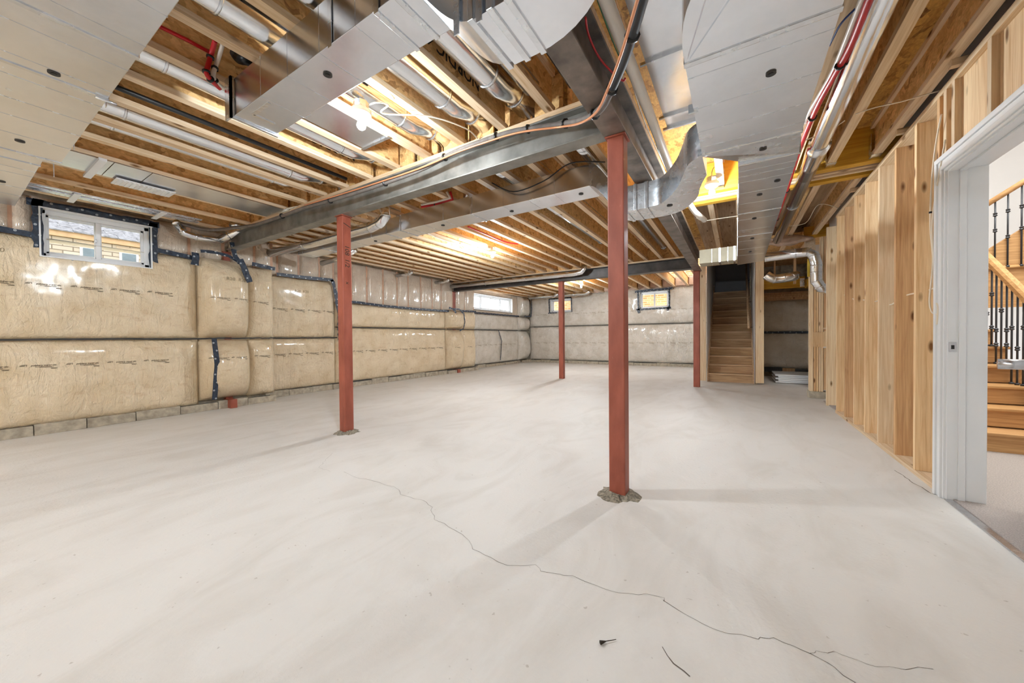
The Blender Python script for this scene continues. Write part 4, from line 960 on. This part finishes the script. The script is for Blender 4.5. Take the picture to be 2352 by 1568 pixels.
# door leaf ajar towards the hall, just outside the frame, its lever reaching in
hx, hy = XW+.16, 2.575
th = math.radians(13.5); dx, dy = math.sin(th), math.cos(th)
def leaf_pt(s, t, z): return Vector((hx+dx*s+dy*t, hy+dy*s-dx*t, z))
bm = bmesh.new(); V = [bm.verts.new(leaf_pt(s, t, z)) for z in (.02, 2.03) for (s, t) in ((0, 0), (.75, 0), (.75, .035), (0, .035))]
for f in ((0, 3, 2, 1), (4, 5, 6, 7), (0, 1, 5, 4), (1, 2, 6, 5), (2, 3, 7, 6), (3, 0, 4, 7)): bm.faces.new([V[i] for i in f])
door = put('door_leaf', bm, WHITE, dr)
a = leaf_pt(.68, 0, .87)
hd = tube('door_handle', [leaf_pt(.69, -.045, .865), leaf_pt(.69, -.150, .865)], .030, NICKEL, dr, 20); hd['label'] = 'satin round door knob'
tube('knob_neck', [leaf_pt(.69, 0, .865), leaf_pt(.69, -.045, .865)], .014, NICKEL, hd, 14)
tube('rose', [leaf_pt(.69, 0, .865), leaf_pt(.69, -.008, .865)], .034, NICKEL, hd, 20)

# ------------------------------------------------------------ cables on the stud wall
line('white_cable', [PX(2163, 262, 1.10), PX(2150, 330, 1.10), PX(2140, 420, 1.10), PX(2137, 520, 1.10), PX(2143, 600, 1.10), PX(2135, 685, 1.10), PX(2140, 715, 1.10), PX(2152, 722, 1.10)], .005, CABLE, 'outer white cable hanging down the studs beside the door casing', 'cable', ties=(.4,))
line('white_cable', [PX(2172, 320, 1.10), PX(2152, 430, 1.10), PX(2141, 520, 1.10), PX(2146, 600, 1.10), PX(2146, 680, 1.10), PX(2154, 705, 1.10), PX(2152, 745, 1.10)], .005, CABLE, 'inner white cable hanging down the studs beside the door casing', 'cable')
line('white_cable', [Vector((1.19, yy, z)) for yy, z in ((3.5, 1.40), (3.82, 1.36), (4.0, 1.36), (4.24, 1.36), (4.43, 1.33), (4.62, 1.31), (4.8, 1.37), (5.03, 1.37), (5.2, 1.38), (5.44, 1.42), (5.6, 1.38), (5.86, 1.47), (6.0, 1.42), (6.26, 1.56))], .006, CABLE, 'white cable threaded through drilled holes in the studs', 'cable')
q = boxes('nail_plate', [(1.17, 1.23, 3.823, 3.826-.004, 1.05, 1.16)], GALV, None, (1.2, 3.82, 1.05)); tag(q, 'small punched metal plate on the last stud beside the door', 'plate')

# ------------------------------------------------------------ far right: stud cluster, closet, enclosed stair
wf = empty('wall_closet', (1.2, 7.6, 0), kind='structure')
def fx(px, Y): return PY(px, 800, Y).x
Yc = 7.62
def cb(nm, x0, x1, y0, y1, z0, z1, m, bev=.002): return box(nm, x0, x1, y0, y1, z0, z1, m, wf, bev)
st = [(1860, 1868, .1, 2.03, STUD[1]), (1869, 1875, .1, 2.03, STUD[2]), (1875.5, 1880, .1, 2.03, STUD[0]), (1881, 1885, .1, 2.03, STUD[1]), (1885.5, 1891, .1, 2.66, STUD[1]), (1892, 1901, 1.1, 2.66, STUD[2]), (1901.5, 1915, 1.18, 2.66, STUD[0]), (1892, 1916, .14, .82, STUD[0])]
for a, b, z0, z1, m in st: cb('stud', fx(a, Yc), fx(b, Yc), Yc, Yc+.14, z0, z1, m)
cb('sill_plate', fx(1891, Yc), fx(1917, Yc), Yc-.01, Yc+.14, 1.12, 1.15, W[0]); cb('cross_block', fx(1868, Yc), fx(1892, Yc), Yc-.02, Yc+.1, .84, 1.08, STUD[0]); cb('cross_block', fx(1892, Yc), fx(1917, Yc), Yc-.015, Yc+.1, .84, 1.10, STUD[1])
cb('curb', fx(1859, Yc)-.01, 1.45, Yc-.03, Yc+.18, 0, .11, CONC, .01)
cb('cross_block', fx(1866, Yc), fx(1884, Yc), Yc-.02, Yc+.1, 2.05, 2.30, STUD[2]); cb('stud', fx(1849, Yc), fx(1873, Yc), Yc+.02, Yc+.1, 2.34, ZJ, PLY)
cb('ledger', .95, 1.40, Yc-.03, Yc+.03, 2.62, 2.80, LVL); cb('yellow_tube', fx(1854, Yc), fx(1866, Yc), Yc-.03, Yc+.02, 1.99, 2.28, plain('yellow_wrap', rgb(206, 176, 60), .5, 0, .1))
cb('end_stud', XW, XW+.14, 6.9, 6.94, 0, 2.6, STUD[1]); cb('end_panel', XW+.16, XW+.18, 6.3, 7.8, 0, 2.9, PLY, 0)
# crumpled wool above the elbow duct
bm = bmesh.new(); bmesh.ops.create_icosphere(bm, subdivisions=3, radius=1)
for v in bm.verts:
    v.co *= 1+.5*noise.noise(v.co*2.6); v.co = Vector((v.co.x*.28, v.co.y*.10, v.co.z*.08))
o = put('wool_tuft', bm, PINK, None, True, (.72, 7.5, 2.60)); tag(o, 'tuft of pale glass wool hanging above the silver elbow duct', 'insulation')
# closet back wall and its contents
_, sQ1 = pillow(ib, 'B', .48, 2.0, .22, 1.10, 11.1, .08, FILM_LIT, seedv=40, wr=.02, parent=wf)
_, sQ2 = pillow(ib, 'B', .48, 2.0, 1.11, 1.92, 11.1, .08, FILM_LIT, seedv=41, wr=.02, parent=wf)
sheet_strip('tape', [(.48, 11.0, 1.1), (2.0, 11.0, 1.08)], Yn, .055, TAPE, wf, .1, .003)
cb('closet_back_wall', .3, 2.2, 11.16, 11.3, 0, 3, CONC, 0); cb('closet_side_wall', 2.0, 2.05, 7.8, 11.2, 0, 3, DRYW, 0)
cb('closet_lid', .36, 2.1, 7.9, 11.2, 2.75, 2.8, OSB_W, 0)
cb('laminated_header', .48, 1.25, 9.85, 9.93, 2.05, 2.28, LVL, .003); cb('laminated_header', 1.25, 1.9, 9.6, 9.95, 2.03, 2.2, LVL, .003)
cb('header_hanger', 1.16, 1.24, 9.83, 9.86, 2.06, 2.24, GALV, 0)
for k in range(4): cb('top_plate', .45, 2.0, 10.6, 10.9, 1.86+k*.045, 1.9+k*.045, STUD[2])
cb('closet_stud', 1.02, 1.06, 9.5, 9.6, 2.1, 2.75, STUD[0]); cb('closet_stud', .72, .75, 10.0, 10.1, 2.1, 2.75, STUD[2])
cb('sill_block', .6, .95, 10.95, 11.05, .12, .24, BLACK); cb('sill_block', .96, 1.2, 10.95, 11.05, .12, .22, STUD[2]); cb('sill_block', 1.2, 1.9, 10.97, 11.05, .12, .2, STRAPB)
for k in range(5):
    o = box('foam_board', .72+.05*(k % 2), 2.0, 9.6+.02*k, 10.6, .012+k*.034, .042+k*.034, WHITE, None, .004)
    tag(o, ['bottom', 'second from bottom', 'middle', 'second from top', 'topmost'][k]+' white board of the stack on the closet floor', 'board', 'white boards stacked in the closet')
box('floor_extension', 1.2, 2.2, 7.4, 11.3, -.12, -.001, FLOOR, fl)
# enclosed oak stair
stf = empty('staircase', (-.13, 9.3, 0), 'enclosed weathered oak staircase climbing away between drywall at the back', 'staircase')
XL, XR, Y0, RZ, RUN = -.55, .32, 9.28, .188, .235
for k in range(12):
    yy = Y0+k*RUN; z = (k+1)*RZ
    box('riser', XL, XR, yy, yy+.018, k*RZ, z-.028, RISER, stf, .001)
    box('tread', XL, XR, yy-.034, yy+RUN+.01, z-.028, z, OAKG[0], stf, .006)
box('landing', XL, XR, Y0+12*RUN-.01, 13.2, 12*RZ+.0, 12*RZ+.03, OAKG[0], stf)
for x in (XL-.005, XR-.018):
    bm = bmesh.new(); pts = [(Y0-.06, 0), (Y0+12*RUN, 12*RZ-.02), (Y0+12*RUN, 12*RZ+.24), (Y0-.06, .26)]
    a = [bm.verts.new((0, p[0], p[1])) for p in pts]; b = [bm.verts.new((.02, p[0], p[1])) for p in pts]
    bm.faces.new(a); bm.faces.new(b[::-1])
    for i in range(4): bm.faces.new((a[i], b[i], b[(i+1) % 4], a[(i+1) % 4]))
    bmesh.ops.recalc_face_normals(bm, faces=bm.faces)
    put('skirt_board', bm, OAKG[1], stf, False, (x, 0, 0))
hr = empty('handrail', (.25, 9.9, .9), 'brown oak wall handrail on black brackets in the enclosed stair', 'handrail')
tube('rail', [(.24, 9.75, 1.20), (.24, 12.2, 3.14)], .024, OAKG[1], hr, 8)
for t in (.05, .38, .7): 
    y_ = 9.75+2.45*t; z_ = 1.20+1.94*t; tube('bracket', [(.315, y_, z_-.08), (.26, y_, z_-.08), (.245, y_, z_-.02)], .007, BLACK, hr, 6)
ws = empty('wall_stair', (-.1, 10, 0), kind='structure')
box('drywall_sheet', -.57, -.555, 9.25, 13.3, 0, 4.4, DRYW, ws); box('drywall_sheet', .325, .34, 9.25, 13.3, 0, 4.4, DRYW, ws)
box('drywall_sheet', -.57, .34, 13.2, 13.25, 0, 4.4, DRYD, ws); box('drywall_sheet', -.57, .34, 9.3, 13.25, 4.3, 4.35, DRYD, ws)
box('corner_stud', -.71, -.575, 9.17, 9.23, .02, 2.6, W[2], ws, .002); box('corner_stud', .345, .49, 9.14, 9.2, .03, 2.62, STUD[1], ws, .002); box('stud_back', .345, .38, 9.2, 11, .0, 2.62, PLY, ws)
box('stair_header', -.6, .34, 9.22, 9.3, 2.60, 2.96, LVL, ws)
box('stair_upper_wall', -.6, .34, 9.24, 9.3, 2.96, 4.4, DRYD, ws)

# ------------------------------------------------------------ finished hall beyond the door
wh = empty('wall_hall', (3, 5, 0), kind='structure')
for nm, a in (('hall_wall', (4.2, 4.25, .5, 9, 0, 5)), ('hall_wall', (1.28, 4.2, 8.95, 9, 0, 5)), ('hall_wall', (1.28, 4.2, .5, .55, 0, 5)), ('hall_ceiling', (1.28, 4.2, .5, 9, 5.0, 5.05))):
    box(nm, *a, DRYW, wh)
q = box('hall_carpet', 1.15, 4.2, .5, 7.3, -.1, .012, CARPET); tag(q, 'beige-grey cut pile carpet on the hall floor beyond the door', 'carpet')
hs = empty('staircase', (1.8, 4.9, 0), 'honey oak open staircase seen through the white doorway', 'staircase')
Yh, rz, rn = 4.86, .18, .25; HX0, HX1 = 1.32, 2.36
for k in range(7):
    yy = Yh+k*rn; z = (k+1)*rz
    box('riser', HX0, HX1, yy, yy+.018, k*rz+.012, z-.028, OAK[0], hs, .001); box('tread', HX0, HX1+.03, yy-.028, yy+rn+.01, z-.028, z, OAK[0], hs, .008)
    if k: box('stringer_piece', HX1, HX1+.02, yy, yy+rn, 0.012, z-.028, OAK[1], hs)
def baluster(x, y, z0, z1, par, kn):
    tube('baluster', [(x, y, z0), (x, y, z1)], .0075, IRON, par, 6)
    for zz in kn:
        tube('knuckle', [(x, y, zz-.022), (x, y, zz-.012), (x, y, zz), (x, y, zz+.012), (x, y, zz+.022)], .01, IRON, par, 8, False, rfun=lambda t: (.010, .020, .012, .020, .010)[int(round(t*4))])
    tube('shoe', [(x, y, z0), (x, y, z0+.02)], .017, IRON, par, 8)
rl = empty('banister', (2.3, 5, .2), 'oak handrail with black iron balusters on the lower hall flight', 'banister')
def rz_(y): return 1.36+(y-5.35)*.76
for k in range(1, 6):
    for q_ in (.05, .135, .22):
        y_ = Yh+k*rn+q_; baluster(2.29, y_, (k+1)*rz, rz_(y_)-.02, rl, ((k+1)*rz+(.35 if (k*3+int(q_*10)) % 2 else .55),)+((((k+1)*rz+.2),) if int(q_*10) % 2 == 0 else ()))
bm = bmesh.new()
for (y_, ) in ((4.9,), (6.55,)):
    for (dx_, dz_) in ((-.035, -.03), (.035, -.03), (.035, .02), (.02, .045), (-.02, .045), (-.035, .02)): bm.verts.new((2.29+dx_, y_, rz_(y_)+dz_))
bm.verts.ensure_lookup_table(); v = bm.verts
for k in range(6): bm.faces.new((v[k], v[(k+1) % 6], v[6+(k+1) % 6], v[6+k]))
bm.faces.new([v[k] for k in range(5, -1, -1)]); bm.faces.new([v[6+k] for k in range(6)])
put('rail', bm, OAK[1], rl)
tube('newel', [(2.29, 4.85, .012), (2.29, 4.85, 1.2)], .045, OAK[2], rl, 4, False)
# landing and upper flight
up = empty('upper_flight', (2.4, 6.9, 1.3), 'oak skirt of the upper stair flight above the lower banister', 'staircase')
box('landing', 1.32, 2.5, 6.62, 7.7, 1.45, 1.50, OAK[0], up); 
bm = bmesh.new(); pts = [(1.9, 1.34), (3.6, 1.34), (3.6, 2.9), (2.3, 1.84), (1.9, 1.78)]
a = [bm.verts.new((p[0], 6.60, p[1])) for p in pts]; b = [bm.verts.new((p[0], 6.66, p[1])) for p in pts]
bm.faces.new(a); bm.faces.new(b[::-1])
for i in range(5): bm.faces.new((a[i], b[i], b[(i+1) % 5], a[(i+1) % 5]))
bmesh.ops.recalc_face_normals(bm, faces=bm.faces); put('skirt_board', bm, OAK[0], up)
tube('shoe_rail', [(2.2, 6.59, 1.80), (2.42, 6.59, 1.93)], .02, OAK[0], up, 6); tube('shoe_rail', [(2.42, 6.59, 1.80), (2.9, 6.59, 1.80)], .022, OAK[0], up, 6)
ur = empty('banister', (2.6, 6.6, 1.9), 'oak handrail with iron balusters on the upper hall flight', 'banister')
tube('rail', [(2.3, 6.58, 2.40), (3.4, 6.58, 3.22)], .03, OAK[0], ur, 8)
for x in (2.57, 2.665, 2.765, 2.87): baluster(x, 6.58, 1.80, 2.40+(x-2.3)*.745, ur, (2.1+(x*10 % 2)*.08, 2.4+(x-2.5)*.3))
box('newel', 2.83, 2.92, 6.55, 6.64, 1.7, 2.9, OAK[2], ur, .004)
box('baseboard_hall', 1.32, 4.2, 8.92, 8.95, 0, .12, WHITE, wh)

# ------------------------------------------------------------ outside, beyond the windows
XE = -11.0
nh = empty('neighbour_house', (-12, 5, 1.5), 'pale brick neighbouring house with grey shingle roof outside the left windows', 'house')
box('brick_wall', XE-.3, XE, -6, 9.0, .5, 3.08, brickmat('pale_brick_x', rgb(214, 204, 190), rgb(194, 180, 160), rgb(140, 126, 110), 0), nh)
box('fascia', XE, XE+.06, -6.3, 9.2, 3.05, 3.16, plain('tan_fascia', rgb(210, 176, 136), .6), nh)
def roof_row(k):
    x0 = XE+.10-.19*k; z0 = 3.15+.10*k
    y_ = -6.3+(k % 2)*.15; L = []
    while y_ < 6:
        L.append((x0-.2, x0, y_, y_+.295, z0+random.uniform(-.006, .006), z0+.012)); y_ += .3
    return L
sh = []
for k in range(16): sh += roof_row(k)
bmr = bmesh.new()
for (x0, x1, y0, y1, z0, z1) in sh:
    vs = [bmr.verts.new(p) for p in ((x1, y0, z0), (x1, y1, z0), (x0, y1, z0+.115), (x0, y0, z0+.115), (x1, y0, z0+.02), (x1, y1, z0+.02), (x0, y1, z0+.125), (x0, y0, z0+.125))]
    for f in ((0, 3, 2, 1), (4, 5, 6, 7), (0, 1, 5, 4)): bmr.faces.new([vs[i] for i in f])
tag(put('shingles', bmr, SHING, nh), kind='stuff')
for a, b in ((PX(190, 565, XE).y, PX(222, 565, XE).y), (PX(280, 580, XE).y, PX(312, 580, XE).y), (-1.2, -.7), (4.2, 4.8)):
    f = box('window', XE-.02, XE+.01, a-.04, b+.04, 1.9, 2.93, WHITE, nh); box('pane', XE+.011, XE+.02, a, b, 1.95, 2.89, DGLASS, nh)
    box('window_lintel', XE-.01, XE+.012, a-.08, b+.08, 2.945, 3.02, plain('stone_lintel', rgb(206, 186, 160), .9), nh)
line('fence_wire', [(-9.2, -3, 2.72), (-9.2, 1.0, 2.66), (-9.2, 6, 2.62)], .007, BLACK, 'thin dark wire crossing outside the near left window', 'wire', curve=False)
bh = box('neighbour_wall', -9, 2, 15.6, 15.9, .5, 4.6, brickmat('tan_brick_y', rgb(214, 158, 108), rgb(186, 126, 78), rgb(216, 190, 160), 1)); tag(bh, 'tan brick wall outside the back windows', 'wall', None, 'thing')
gr = box('ground_outside', -30, -7.8, -15, 30, 1.2, 1.25, GRASS); tag(gr, kind='structure')
gr = box('ground_outside', -7.8, 8, 13.5, 30, 1.2, 1.25, GRASS); tag(gr, kind='structure')

for o in bpy.data.objects:
    if '_w' in o: del o['_w']
